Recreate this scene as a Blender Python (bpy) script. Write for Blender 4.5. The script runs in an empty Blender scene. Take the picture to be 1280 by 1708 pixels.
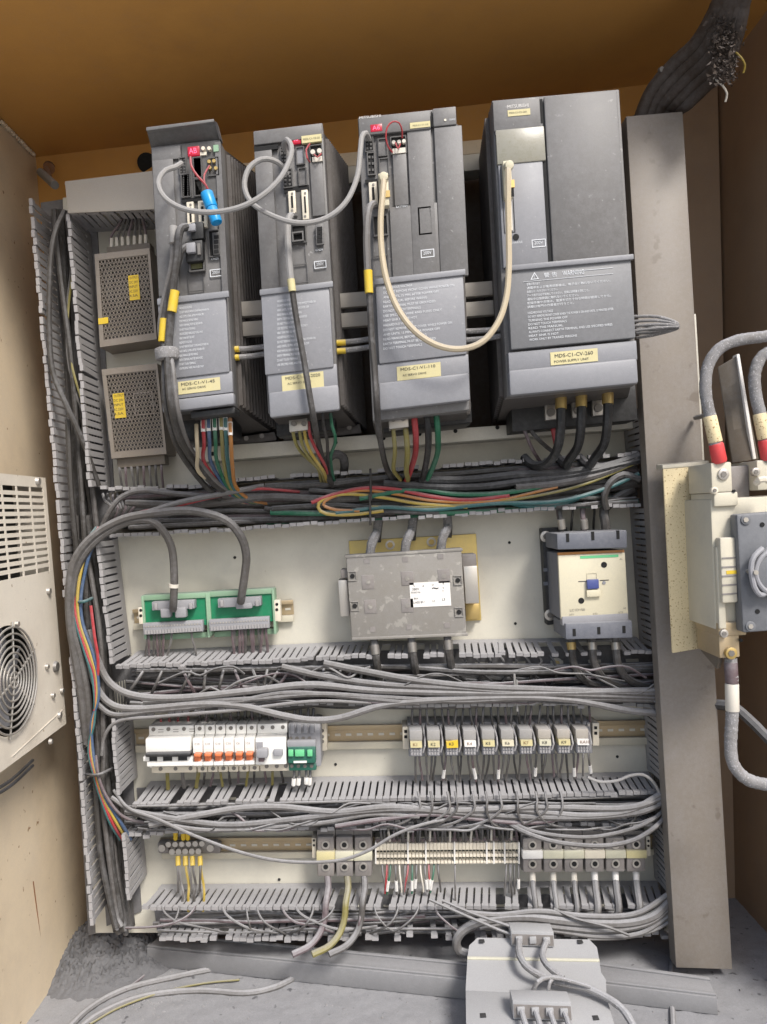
import bpy, bmesh, math, random
from mathutils import Vector, Matrix

# ------------------------------------------------------------ camera, light
S = bpy.context.scene
COL = S.collection
FOC, CX, CY = 1282.0, 640.0, 854.0
CAM = Vector((0.0, -1.15, 1.30))
ROLL = math.radians(2.8)
CR = Vector((math.cos(ROLL), 0, -math.sin(ROLL)))
CU = Vector((math.sin(ROLL), 0, math.cos(ROLL)))
FW = Vector((0, 1, 0))
cam_d = bpy.data.cameras.new("camera")
cam_d.sensor_fit = 'VERTICAL'
cam_d.sensor_height = 36.0
cam_d.lens = 36.0 * FOC / 1708.0
cam_d.clip_start = 0.01
cam_d.clip_end = 200.0
cam = bpy.data.objects.new("camera", cam_d)
COL.objects.link(cam)
cam.matrix_world = Matrix(((CR.x, CU.x, -FW.x, CAM.x), (CR.y, CU.y, -FW.y, CAM.y), (CR.z, CU.z, -FW.z, CAM.z), (0, 0, 0, 1)))
S.camera = cam

SUN_EL, SUN_AZ = math.radians(46), math.radians(150)   # azimuth clockwise from +Y
world = bpy.data.worlds.new("World")
S.world = world
world.use_nodes = True
wn = world.node_tree
wn.nodes.clear()
sky = wn.nodes.new("ShaderNodeTexSky")
sky.sky_type = 'NISHITA'
sky.sun_disc = False
sky.sun_elevation = SUN_EL
sky.sun_rotation = SUN_AZ
sky.air_density = 1.0
sky.dust_density = 3.0
bg = wn.nodes.new("ShaderNodeBackground")
bg.inputs[1].default_value = 0.13
wo = wn.nodes.new("ShaderNodeOutputWorld")
wn.links.new(sky.outputs[0], bg.inputs[0])
wn.links.new(bg.outputs[0], wo.inputs[0])
sun_d = bpy.data.lights.new("sun", 'SUN')
sun_d.energy = 2.7
sun_d.angle = math.radians(15)
sun_d.color = (1.0, 0.965, 0.92)
sun = bpy.data.objects.new("sun", sun_d)
COL.objects.link(sun)
sdir = Vector((math.sin(SUN_AZ) * math.cos(SUN_EL), math.cos(SUN_AZ) * math.cos(SUN_EL), math.sin(SUN_EL)))
sun.rotation_euler = sdir.to_track_quat('Z', 'Y').to_euler()
sun.location = (-1, -4, 4)
S.view_settings.view_transform = 'Standard'
S.view_settings.look = 'None'
S.view_settings.gamma = 1.0
S.view_settings.exposure = 0.5

# ------------------------------------------------------------ helpers
rnd = random.Random(11)

def ray(x, y):
    return CR * ((x - CX) / FOC) - CU * ((y - CY) / FOC) + FW
def P(x, y, Y):
    return CAM + ray(x, y) * (Y - CAM.y)
def PX(x, y, X):
    r = ray(x, y)
    return CAM + r * ((X - CAM.x) / r.x)
def PZ(x, y, z):
    r = ray(x, y)
    return CAM + r * ((z - CAM.z) / r.z)
def pxsize(px, Y):
    return px * (Y - CAM.y) / FOC

class MB:
    def __init__(s):
        s.v = []; s.f = []
    def hexa(s, a, b):
        n = len(s.v)
        s.v += [Vector(p) for p in a] + [Vector(p) for p in b]
        s.f += [(n, n+1, n+2, n+3), (n+7, n+6, n+5, n+4), (n, n+4, n+5, n+1), (n+1, n+5, n+6, n+2), (n+2, n+6, n+7, n+3), (n+3, n+7, n+4, n)]
        return s
    def box(s, lo, hi):
        x0, y0, z0 = lo; x1, y1, z1 = hi
        return s.hexa([(x0, y0, z1), (x1, y0, z1), (x1, y0, z0), (x0, y0, z0)], [(x0, y1, z1), (x1, y1, z1), (x1, y1, z0), (x0, y1, z0)])
    def prism(s, pts, ext):
        n = len(s.v); k = len(pts); ext = Vector(ext)
        s.v += [Vector(p) for p in pts] + [Vector(p) + ext for p in pts]
        s.f.append(tuple(range(n, n + k)))
        s.f.append(tuple(range(n + 2 * k - 1, n + k - 1, -1)))
        for i in range(k):
            j = (i + 1) % k
            s.f.append((n + i, n + k + i, n + k + j, n + j))
        return s
    def ring_pts(s, c, ax, r, n):
        ax = Vector(ax).normalized()
        u = ax.orthogonal().normalized(); w = ax.cross(u)
        return [Vector(c) + (u * math.cos(2 * math.pi * i / n) + w * math.sin(2 * math.pi * i / n)) * r for i in range(n)]
    def cone(s, p0, p1, r0, r1, n=12, cap=True):
        p0 = Vector(p0); p1 = Vector(p1)
        a = s.ring_pts(p0, p1 - p0, r0, n); b = s.ring_pts(p1, p1 - p0, r1, n)
        k = len(s.v); s.v += a + b
        for i in range(n):
            j = (i + 1) % n
            s.f.append((k + i, k + j, k + n + j, k + n + i))
        if cap:
            s.f.append(tuple(range(k + n - 1, k - 1, -1))); s.f.append(tuple(range(k + n, k + 2 * n)))
        return s
    def tubering(s, c, ax, R_, r, n=40, m=6):
        pts = s.ring_pts(c, ax, R_, n)
        return s.tube(pts + [pts[0]], r, m, False)
    def tube(s, pts, r, n=8, cap=True):
        k0 = len(s.v); m = len(pts); u = None
        for i, p in enumerate(pts):
            t = (pts[min(i + 1, m - 1)] - pts[max(i - 1, 0)])
            if t.length < 1e-9: t = Vector((1, 0, 0))
            t.normalize()
            if u is None: u = t.orthogonal().normalized()
            u = (u - t * u.dot(t))
            if u.length < 1e-6: u = t.orthogonal()
            u.normalize(); w = t.cross(u)
            rr = r[i] if isinstance(r, list) else r
            for q in range(n):
                a = 2 * math.pi * q / n
                s.v.append(p + (u * math.cos(a) + w * math.sin(a)) * rr)
        for i in range(m - 1):
            for q in range(n):
                z = (q + 1) % n
                s.f.append((k0 + i * n + q, k0 + i * n + z, k0 + (i + 1) * n + z, k0 + (i + 1) * n + q))
        if cap:
            s.f.append(tuple(range(k0 + n - 1, k0 - 1, -1)))
            s.f.append(tuple(range(k0 + (m - 1) * n, k0 + m * n)))
        return s
    def quad(s, a):
        n = len(s.v); s.v += [Vector(p) for p in a]; s.f.append(tuple(range(n, n + len(a)))); return s
    def build(s, name, mat, parent=None, bevel=0.0, smooth=True, seg=2, label=None, recalc=True):
        if parent is not None:
            org = root_loc(parent)
        else:
            xs = [p.x for p in s.v]; ys = [p.y for p in s.v]; zs = [p.z for p in s.v]
            org = Vector(((min(xs) + max(xs)) / 2, (min(ys) + max(ys)) / 2, min(zs)))
        me = bpy.data.meshes.new(name)
        me.from_pydata([p - org for p in s.v], [], s.f)
        bm = bmesh.new(); bm.from_mesh(me)
        if recalc:
            bmesh.ops.recalc_face_normals(bm, faces=bm.faces[:])
        if bevel > 0:
            ed = [e for e in bm.edges if len(e.link_faces) == 2 and e.calc_face_angle(0) > 0.5]
            bmesh.ops.bevel(bm, geom=ed, offset=bevel, segments=seg, affect='EDGES', profile=0.5, clamp_overlap=True)
        bm.to_mesh(me); bm.free()
        if smooth:
            me.shade_smooth()
            me.set_sharp_from_angle(angle=math.radians(38))
        if mat is not None: me.materials.append(mat)
        o = bpy.data.objects.new(name, me)
        COL.objects.link(o)
        if parent is not None: o.parent = parent
        else: o.location = org
        if label: o['label'] = label
        return o

def root_loc(o):
    while o.parent is not None: o = o.parent
    return Vector(o.location)

def thing(name, label, cat, loc, group=None):
    o = bpy.data.objects.new(name, None)
    o.empty_display_size = 0.02
    COL.objects.link(o)
    o.location = loc
    o['label'] = label; o['category'] = cat
    if group: o['group'] = group
    return o
def tag(o, label, cat, group=None):
    o['label'] = label; o['category'] = cat
    if group: o['group'] = group
    return o

class Fr:
    """a planar patch: four corners (tl,tr,br,bl); u right, v down, d along its normal"""
    def __init__(s, quad, Y=None, n=(0, -1, 0)):
        s.c = [P(x, y, Y) for x, y in quad] if Y is not None else [Vector(q) for q in quad]
        s.n = Vector(n).normalized()
    def p(s, u, v, d=0.0):
        a, b, c, e = s.c
        return (a * (1 - u) + b * u) * (1 - v) + (e * (1 - u) + c * u) * v + s.n * d
    def inv(s, x, y, d=0.0):
        r = ray(x, y)
        pl = s.p(.5, .5, d)
        q = CAM + r * ((pl - CAM).dot(s.n) / r.dot(s.n))
        u = v = .5
        for _ in range(12):
            e = q - s.p(u, v, d)
            du = (s.p(u + 1e-4, v, d) - s.p(u, v, d)) / 1e-4
            dv = (s.p(u, v + 1e-4, d) - s.p(u, v, d)) / 1e-4
            a11 = du.dot(du); a12 = du.dot(dv); a22 = dv.dot(dv)
            b1 = e.dot(du); b2 = e.dot(dv); det = a11 * a22 - a12 * a12
            u += (b1 * a22 - b2 * a12) / det; v += (a11 * b2 - a12 * b1) / det
        return u, v
    def rect(s, x0, y0, x1, y1, d):
        u0, v0 = s.inv(x0, y0, d); u1, v1 = s.inv(x1, y1, d)
        return u0, v0, u1, v1
    def uvbox(s, mb, u0, v0, u1, v1, d0, d1):
        q = [(u0, v0), (u1, v0), (u1, v1), (u0, v1)]
        mb.hexa([s.p(u, v, d1) for u, v in q], [s.p(u, v, d0) for u, v in q]); return mb
    def box(s, mb, x0, y0, x1, y1, d0, d1):
        return s.uvbox(mb, *s.rect(x0, y0, x1, y1, d1), d0, d1)
    def part(s, name, mat, parent, x0, y0, x1, y1, d0, d1, bevel=0.0, label=None):
        return s.box(MB(), x0, y0, x1, y1, d0, d1).build(name, mat, parent, bevel, label=label)
    def cyl(s, mb, x, y, rpx, d0, d1, n=14, r1=None):
        u, v = s.inv(x, y, d1); a = s.p(u, v, d0); b = s.p(u, v, d1)
        k = (b - CAM).dot(FW) / FOC
        return mb.cone(a, b, rpx * k, (r1 if r1 is not None else rpx) * k, n)
    def recess(s, mb, x0, y0, x1, y1, t, d0, d1):
        """a raised rim round a rectangle"""
        u0, v0, u1, v1 = s.rect(x0, y0, x1, y1, d1)
        W = (s.p(1, 0) - s.p(0, 0)).length; H = (s.p(0, 1) - s.p(0, 0)).length
        k = (s.p(.5, .5) - CAM).dot(FW) / FOC
        tu = t * k / W; tv = t * k / H
        s.uvbox(mb, u0, v0, u1, v0 + tv, d0, d1); s.uvbox(mb, u0, v1 - tv, u1, v1, d0, d1)
        s.uvbox(mb, u0, v0 + tv, u0 + tu, v1 - tv, d0, d1); s.uvbox(mb, u1 - tu, v0 + tv, u1, v1 - tv, d0, d1)
        return mb
    def text(s, body, x, y, hpx, d, mat, parent, name='lettering', wpx=None, rows=None):
        """lettering whose lower left corner is at pixel x,y"""
        cu = bpy.data.curves.new(name, 'FONT')
        cu.body = body; cu.size = 1.0; cu.resolution_u = 2
        t = bpy.data.objects.new(name, cu)
        me = bpy.data.meshes.new_from_object(t)
        bpy.data.objects.remove(t); bpy.data.curves.remove(cu)
        if not len(me.vertices): return None
        u, v = s.inv(x, y, d)
        o0 = s.p(u, v, d)
        k = (o0 - CAM).dot(FW) / FOC
        ux = (s.p(1, v) - s.p(0, v)).normalized()
        uz = (s.p(u, 0) - s.p(u, 1)); uz = (uz - ux * uz.dot(ux)).normalized()
        xs = [q.co.x for q in me.vertices]; ys = [q.co.y for q in me.vertices]
        h0 = (max(ys) - min(ys)) if rows is None else rows
        sy = hpx * k / max(h0, 1e-6); sx = sy
        if wpx: sx = wpx * k / (max(xs) - min(xs))
        org = root_loc(parent); y0 = min(ys); x0 = min(xs)
        for q in me.vertices:
            q.co = o0 + ux * ((q.co.x - x0) * sx) + uz * ((q.co.y - y0) * sy) - org
        me.materials.clear(); me.materials.append(mat)
        o = bpy.data.objects.new(name, me); COL.objects.link(o); o.parent = parent
        return o

def spline(pts, step=0.006):
    """Catmull-Rom through 3-D points"""
    if len(pts) == 2:
        return [pts[0].lerp(pts[1], i / 4) for i in range(5)]
    q = [pts[0] * 2 - pts[1]] + pts + [pts[-1] * 2 - pts[-2]]
    out = []
    for i in range(1, len(q) - 2):
        a, b, c, d = q[i - 1], q[i], q[i + 1], q[i + 2]
        n = max(2, min(40 if step < .004 else 24, int((c - b).length / step)))
        for j in range(n):
            t = j / n
            out.append(0.5 * ((2 * b) + (c - a) * t + (2 * a - 5 * b + 4 * c - d) * t * t + (3 * b - a - 3 * c + d) * t ** 3))
    out.append(pts[-1].copy())
    return out
def tubepath(pts, w, fuzz=0.0):
    p3 = spline([P(x, y, Y) for x, y, Y in pts], .0022 if fuzz > .05 else .006)
    ym = sum(p[2] for p in pts) / len(pts)
    r = pxsize(w, ym) / 2
    if fuzz: r = [r * (1 + fuzz * (rnd.random() - .3)) for _ in p3]
    return p3, r
ORD = ('first', 'second', 'third', 'fourth', 'fifth', 'sixth', 'seventh', 'eighth', 'ninth', 'tenth', 'eleventh', 'twelfth')
def nth(k):
    k += 1
    return ORD[k - 1] if k < 13 else '%d%s' % (k, 'th' if 10 < k % 100 < 20 else {1: 'st', 2: 'nd', 3: 'rd'}.get(k % 10, 'th'))
def wire(pts, w, mat, label, group=None, cat='cable', name='cable', parent=None, n=8, fuzz=0.0):
    p3, r = tubepath(pts, w, fuzz)
    o = MB().tube(p3, r, n).build(name, mat, parent, recalc=False)
    if parent is None: tag(o, label, cat, group)
    return o

# ------------------------------------------------------------ materials
def lin(r, g, b):
    f = lambda c: (c / 255) / 12.92 if c <= 10 else (((c / 255) + .055) / 1.055) ** 2.4
    return (f(r), f(g), f(b), 1.0)

def make_dust_group():
    g = bpy.data.node_groups.new("dust_layer", 'ShaderNodeTree')
    I = g.interface
    I.new_socket("Color", in_out='INPUT', socket_type='NodeSocketColor')
    for nm, dv in (("Dust", .5), ("Grime", .25), ("Side", .1)):
        k = I.new_socket(nm, in_out='INPUT', socket_type='NodeSocketFloat'); k.default_value = dv
    I.new_socket("Color", in_out='OUTPUT', socket_type='NodeSocketColor')
    I.new_socket("Height", in_out='OUTPUT', socket_type='NodeSocketFloat')
    I.new_socket("Fac", in_out='OUTPUT', socket_type='NodeSocketFloat')
    N = g.nodes; L = g.links
    gi = N.new('NodeGroupInput'); go = N.new('NodeGroupOutput')
    geo = N.new('ShaderNodeNewGeometry')
    sep = N.new('ShaderNodeSeparateXYZ'); L.new(geo.outputs['Normal'], sep.inputs[0])
    def noise(sc, det, rough=.6):
        n = N.new('ShaderNodeTexNoise'); n.inputs['Scale'].default_value = sc; n.inputs['Detail'].default_value = det
        n.inputs['Roughness'].default_value = rough; L.new(geo.outputs['Position'], n.inputs['Vector']); return n.outputs[0]
    def math_(op, a, b, c=None, clamp=False):
        m = N.new('ShaderNodeMath'); m.operation = op; m.use_clamp = clamp
        for i, q in enumerate((a, b, c)):
            if q is None: continue
            if isinstance(q, (int, float)): m.inputs[i].default_value = q
            else: L.new(q, m.inputs[i])
        return m.outputs[0]
    n1 = noise(22, 4); n2 = noise(160, 3, .7); n3 = noise(900, 2); n4 = noise(6, 3)
    up = math_('MULTIPLY_ADD', sep.outputs[2], 1.1, 0.0, True)
    a = math_('MAXIMUM', up, gi.outputs['Side'])
    b = math_('MULTIPLY_ADD', n1, 1.1, -.55); c = math_('MULTIPLY_ADD', n2, .9, -.45)
    f = math_('ADD', math_('ADD', a, math_('MULTIPLY', b, .75)), math_('MULTIPLY', c, .85))
    f = math_('MULTIPLY', f, gi.outputs['Dust'], None, True)
    # grime: darker, browner patches
    gr = math_('MULTIPLY_ADD', n4, 2.2, -.75, True)
    gr2 = math_('MULTIPLY_ADD', n1, 1.8, -.5, True)
    gm = math_('MULTIPLY', math_('MULTIPLY', gr, gr2), gi.outputs['Grime'], None, True)
    mx = N.new('ShaderNodeMix'); mx.data_type = 'RGBA'; mx.blend_type = 'MULTIPLY'
    L.new(gm, mx.inputs[0]); L.new(gi.outputs['Color'], mx.inputs[6]); mx.inputs[7].default_value = (.42, .34, .26, 1)
    ht = math_('MULTIPLY_ADD', n3, .22, .89)
    hs = N.new('ShaderNodeMix'); hs.data_type = 'RGBA'; hs.blend_type = 'MULTIPLY'; hs.inputs[0].default_value = 1
    cmb = N.new('ShaderNodeCombineColor')
    for i in range(3): L.new(ht, cmb.inputs[i])
    L.new(mx.outputs[2], hs.inputs[6]); L.new(cmb.outputs[0], hs.inputs[7])
    dc = N.new('ShaderNodeMix'); dc.data_type = 'RGBA'
    dc.inputs[6].default_value = (.255, .253, .258, 1); dc.inputs[7].default_value = (.44, .445, .465, 1)
    L.new(n3, dc.inputs[0])
    out = N.new('ShaderNodeMix'); out.data_type = 'RGBA'
    L.new(f, out.inputs[0]); L.new(hs.outputs[2], out.inputs[6]); L.new(dc.outputs[2], out.inputs[7])
    L.new(out.outputs[2], go.inputs[0])
    L.new(math_('ADD', math_('MULTIPLY', n3, .6), math_('MULTIPLY', n2, .4)), go.inputs[1])
    L.new(f, go.inputs[2])
    return g
DUST = make_dust_group()

def mat(name, rgb, rough=.6, metal=0.0, dust=.55, grime=.25, side=.1, bump=.12, spec=.4, emit=None):
    m = bpy.data.materials.new(name); m.use_nodes = True
    N = m.node_tree.nodes; L = m.node_tree.links
    b = N['Principled BSDF']
    g = N.new('ShaderNodeGroup'); g.node_tree = DUST
    g.inputs['Color'].default_value = rgb if len(rgb) == 4 else (*rgb, 1)
    g.inputs['Dust'].default_value = dust; g.inputs['Grime'].default_value = grime; g.inputs['Side'].default_value = side
    L.new(g.outputs[0], b.inputs['Base Color'])
    b.inputs['Specular IOR Level'].default_value = spec
    if metal:
        mm = N.new('ShaderNodeMath'); mm.operation = 'MULTIPLY_ADD'; mm.inputs[1].default_value = -metal; mm.inputs[2].default_value = metal
        L.new(g.outputs[2], mm.inputs[0]); L.new(mm.outputs[0], b.inputs['Metallic'])
    rr = N.new('ShaderNodeMath'); rr.operation = 'MULTIPLY_ADD'; rr.use_clamp = True
    rr.inputs[1].default_value = .9 - rough if rough < .9 else 0; rr.inputs[2].default_value = rough
    L.new(g.outputs[2], rr.inputs[0]); L.new(rr.outputs[0], b.inputs['Roughness'])
    if bump:
        bp = N.new('ShaderNodeBump'); bp.inputs['Strength'].default_value = bump; bp.inputs['Distance'].default_value = .001
        L.new(g.outputs[1], bp.inputs['Height']); L.new(bp.outputs[0], b.inputs['Normal'])
    if emit:
        b.inputs['Emission Color'].default_value = emit[0]; b.inputs['Emission Strength'].default_value = emit[1]
    return m

M = {}
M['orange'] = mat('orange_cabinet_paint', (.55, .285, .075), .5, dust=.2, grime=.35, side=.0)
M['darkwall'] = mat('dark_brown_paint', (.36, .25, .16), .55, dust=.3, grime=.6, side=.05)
M['wallpaint'] = mat('aged_beige_paint', (.64, .53, .38), .5, dust=.3, grime=.6, side=.12)
M['acpaint'] = mat('cream_air_conditioner_paint', (.72, .66, .56), .45, dust=.3, grime=.6, side=.05)
M['plate'] = mat('cream_mounting_plate', (.60, .575, .49), .42, dust=.4, grime=.45, side=.06)
M['floor'] = mat('dusty_floor', (.16, .162, .17), .9, dust=.55, grime=.35, side=.3, bump=.6)
M['column'] = mat('grey_trunking_paint', (.215, .188, .158), .45, dust=.45, grime=.5, side=.15)
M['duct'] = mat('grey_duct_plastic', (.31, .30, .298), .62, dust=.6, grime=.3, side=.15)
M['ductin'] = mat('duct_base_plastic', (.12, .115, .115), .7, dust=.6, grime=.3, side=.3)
M['drive'] = mat('grey_drive_plastic', (.135, .131, .127), .48, dust=.45, grime=.4, side=.12, bump=.2)
M['drivelt'] = mat('grey_cover_plastic', (.215, .218, .232), .42, dust=.5, grime=.2, side=.1, bump=.15)
M['drivewarn'] = mat('warning_cover_plastic', (.165, .167, .172), .45, dust=.45, grime=.2, side=.06, bump=.15)
M['drivedk'] = mat('dark_grey_drive_plastic', (.085, .082, .078), .55, dust=.4, grime=.4, side=.08)
M['sink'] = mat('black_heat_sink', (.088, .078, .070), .5, .3, dust=.35, grime=.2, side=.12)
M['black'] = mat('black_plastic', (.018, .018, .018), .5, dust=.25, grime=.1, side=.03)
M['hole'] = mat('dark_opening', (.008, .008, .008), .8, dust=.1, grime=0, side=0, bump=0)
M['print'] = mat('white_print', (.62, .64, .66), .6, dust=.15, grime=.15, side=0, bump=0)
M['printdk'] = mat('dark_print', (.03, .03, .035), .6, dust=.1, grime=0, side=0, bump=0)
M['sticker'] = mat('yellow_paper_label', (.56, .50, .27), .6, dust=.4, grime=.3, side=.05)
M['stickerw'] = mat('white_paper_label', (.72, .70, .66), .6, dust=.2, grime=.15, side=.03)
M['yellow'] = mat('yellow_marker', (.64, .45, .03), .5, dust=.4, grime=.2, side=.06)
M['steel'] = mat('zinc_steel', (.50, .47, .42), .35, .8, dust=.45, grime=.3, side=.1)
M['steeldk'] = mat('dull_steel', (.20, .185, .165), .45, .6, dust=.5, grime=.3, side=.15)
M['brass'] = mat('brass_lug', (.50, .36, .13), .4, .7, dust=.35, grime=.3, side=.1)
M['zincy'] = mat('yellow_zinc_plate', (.62, .47, .16), .42, .4, dust=.35, grime=.4, side=.05)
M['perf'] = mat('perforated_steel', (.26, .22, .175), .45, .5, dust=.45, grime=.5, side=.15)
M['perfin'] = mat('power_supply_inside', (.03, .026, .022), .7, dust=.3, grime=0, side=.0)
M['cream'] = mat('cream_plastic', (.62, .57, .42), .45, dust=.3, grime=.2, side=.03)
M['speck'] = mat('speckled_cream_paint', (.72, .60, .36), .6, dust=.15, grime=.25, side=.0)
M['beigep'] = mat('pale_green_beige_plastic', (.56, .52, .41), .45, dust=.35, grime=.3, side=.06)
M['white'] = mat('white_breaker_plastic', (.78, .77, .73), .42, dust=.35, grime=.12, side=.02)
M['ivory'] = mat('ivory_plastic', (.68, .62, .50), .45, dust=.35, grime=.2, side=.04)
M['greyp'] = mat('mid_grey_plastic', (.27, .27, .285), .5, dust=.55, grime=.25, side=.14)
M['bluegrey'] = mat('blue_grey_plastic', (.125, .132, .155), .5, dust=.5, grime=.15, side=.12)
M['isoface'] = mat('dark_grey_isolator_plastic', (.135, .14, .15), .45, dust=.4, grime=.1, side=.1)
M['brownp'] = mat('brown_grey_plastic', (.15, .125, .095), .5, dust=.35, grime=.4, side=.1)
M['pcb'] = mat('green_circuit_board', (.01, .19, .085), .4, dust=.3, grime=.25, side=.03)
M['greenp'] = mat('green_plastic', (.24, .38, .25), .5, dust=.45, grime=.2, side=.12)
M['greendk'] = mat('dark_green_plastic', (.02, .11, .075), .45, dust=.3, grime=.1, side=.05)
M['greenlt'] = mat('bright_green_key', (.13, .50, .23), .45, dust=.3, grime=.1, side=.03)
M['orangep'] = mat('orange_toggle', (.70, .19, .07), .45, dust=.25, grime=.1, side=.02)
M['bluep'] = mat('blue_plastic', (.06, .08, .25), .4, dust=.3, grime=.1, side=.03)
M['bluecap'] = mat('blue_sleeve', (.01, .28, .62), .3, dust=.2, grime=.1, side=.02)
M['redp'] = mat('red_boot', (.60, .06, .06), .45, dust=.25, grime=.2, side=.04)
M['led'] = mat('red_segment_display', (.18, .01, .02), .3, dust=.1, grime=0, side=0, bump=0, emit=((1, .02, .07, 1), .28))
M['reactor'] = mat('smoky_grey_cover', (.215, .20, .175), .42, dust=.4, grime=.3, side=.25)
M['ctrunk'] = mat('brown_black_cable', (.055, .040, .030), .6, dust=.35, grime=.4, side=.15, bump=.5)
M['basea'] = mat('brown_duct_base', (.20, .175, .14), .6, dust=.4, grime=.5, side=.15)
M['gapshade'] = mat('brown_black_gap_shade', (.10, .078, .058), .7, dust=.3, grime=.3, side=.1)  # colour of the painted shade behind the drives
M['tblock'] = mat('brown_grey_terminal_plastic', (.20, .18, .165), .5, dust=.55, grime=.3, side=.2)
M['tlabel'] = mat('pale_label_strip', (.55, .53, .40), .6, dust=.4, grime=.2, side=.1)
M['din'] = mat('din_rail', (.46, .36, .22), .45, .5, dust=.4, grime=.4, side=.1)
M['bar'] = mat('beige_busbar_cover', (.36, .33, .285), .5, dust=.5, grime=.3, side=.12)
M['cwhite'] = mat('pale_dusty_cable', (.27, .26, .245), .7, dust=.6, grime=.2, side=.2)
M['cgrey'] = mat('grey_cable', (.085, .078, .072), .5, dust=.62, grime=.3, side=.06, bump=.3)  # settled dust on these cables also paints in bright tops and dark undersides
M['cgrey2'] = mat('light_grey_cable', (.135, .127, .120), .5, dust=.72, grime=.3, side=.06, bump=.3)
M['cdark'] = mat('dark_cable', (.045, .041, .037), .5, dust=.6, grime=.2, side=.05, bump=.25)
M['cblack'] = mat('black_cable', (.02, .02, .02), .4, dust=.5, grime=.1, side=.06)
M['cbeige'] = mat('beige_cable', (.46, .385, .26), .55, dust=.4, grime=.35, side=.12)
M['cred'] = mat('red_wire', (.36, .035, .04), .45, dust=.55, grime=.15, side=.1)
M['cyel'] = mat('yellow_wire', (.40, .29, .05), .45, dust=.5, grime=.2, side=.1)
M['cyg'] = mat('yellow_green_wire', (.22, .19, .05), .45, dust=.5, grime=.3, side=.12)
M['cblue'] = mat('blue_wire', (.04, .08, .16), .45, dust=.65, grime=.1, side=.1)
M['cgreen'] = mat('green_wire', (.015, .12, .06), .45, dust=.5, grime=.1, side=.1)
M['cteal'] = mat('teal_wire', (.03, .12, .12), .45, dust=.5, grime=.1, side=.12)
M['corange'] = mat('orange_wire', (.40, .17, .04), .45, dust=.5, grime=.2, side=.1)
M['cpurple'] = mat('mauve_wire', (.12, .085, .09), .5, dust=.7, grime=.2, side=.08)
M['ccoat'] = mat('dust_coated_cable', (.17, .16, .15), .95, dust=.9, grime=.2, side=.34, bump=1.0)
M['ferr'] = mat('pale_ferrule', (.62, .58, .50), .5, dust=.35, grime=.2, side=.06)
M['rust'] = mat('rusty_steel', (.20, .085, .03), .8, dust=.3, grime=.6, side=.1, bump=.6)
M['concrete'] = mat('concrete_ground', (.40, .39, .37), .9, dust=.5, grime=.5, side=.3)

def speckle(m, col, sc, th):
    N = m.node_tree.nodes; L = m.node_tree.links; b = N['Principled BSDF']
    src = b.inputs['Base Color'].links[0].from_socket
    geo = N.new('ShaderNodeNewGeometry'); n = N.new('ShaderNodeTexNoise'); n.inputs['Scale'].default_value = sc; n.inputs['Detail'].default_value = 3
    L.new(geo.outputs['Position'], n.inputs['Vector'])
    r = N.new('ShaderNodeMapRange'); r.inputs[1].default_value = th; r.inputs[2].default_value = th + .06; L.new(n.outputs[0], r.inputs[0])
    x = N.new('ShaderNodeMix'); x.data_type = 'RGBA'; L.new(r.outputs[0], x.inputs[0]); L.new(src, x.inputs[6]); x.inputs[7].default_value = (*col, 1)
    L.new(x.outputs[2], b.inputs['Base Color'])
speckle(M['speck'], (.30, .19, .08), 420, .60)
speckle(M['wallpaint'], (.22, .12, .05), 90, .70)
speckle(M['acpaint'], (.26, .17, .09), 150, .70)
speckle(M['plate'], (.33, .27, .18), 230, .72)
speckle(M['column'], (.17, .145, .12), 45, .66)
speckle(M['drive'], (.24, .235, .23), 140, .68)
speckle(M['drivelt'], (.30, .30, .30), 170, .70)
speckle(M['floor'], (.11, .11, .118), 70, .66)

speckle(M['reactor'], (.30, .285, .255), 90, .58)
speckle(M['ccoat'], (.40, .39, .39), 500, .60)
# ------------------------------------------------------------ setting
FZ = 0.640      # cabinet floor
gq = [(-30, -40, FZ - .12), (30, -40, FZ - .12), (30, 20, FZ - .12), (-30, 20, FZ - .12)]
o = MB().quad(gq).build('ground', M['concrete'], None, smooth=False)
o['kind'] = 'structure'

YB = .12
cab = thing('electrical_cabinet', 'brown and beige steel cabinet, open at the front, enclosing all the equipment', 'cabinet', (0, 0, FZ - .05))
rtl, rtr = P(60, 262, YB), P(1196, 127, YB)
rbl = P(163, 1600, YB); rbl.z = FZ - .03; rbr = P(1226, 1610, YB); rbr.z = FZ - .03
FRONT = Vector((0, -.40, 0))
MB().hexa([rtl, rtr, rbr, rbl], [q + Vector((0, .003, 0)) for q in (rtl, rtr, rbr, rbl)]).build('rear_wall', M['orange'], cab)
t3 = Vector((0, 0, .003))
a, b = rtl, rtr
MB().hexa([a + t3, b + t3, b + t3 + FRONT, a + t3 + FRONT], [a, b, b + FRONT, a + FRONT]).build('ceiling_panel', M['orange'], cab)
t4 = Vector((.003, 0, 0))
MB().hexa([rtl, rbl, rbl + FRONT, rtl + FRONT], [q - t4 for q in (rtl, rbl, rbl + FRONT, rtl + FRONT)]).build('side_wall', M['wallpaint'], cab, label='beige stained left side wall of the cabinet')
MB().hexa([rtr, rbr, rbr + FRONT, rtr + FRONT], [q + t4 for q in (rtr, rbr, rbr + FRONT, rtr + FRONT)]).build('side_wall', M['darkwall'], cab, label='dark brown right side wall of the cabinet')
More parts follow.
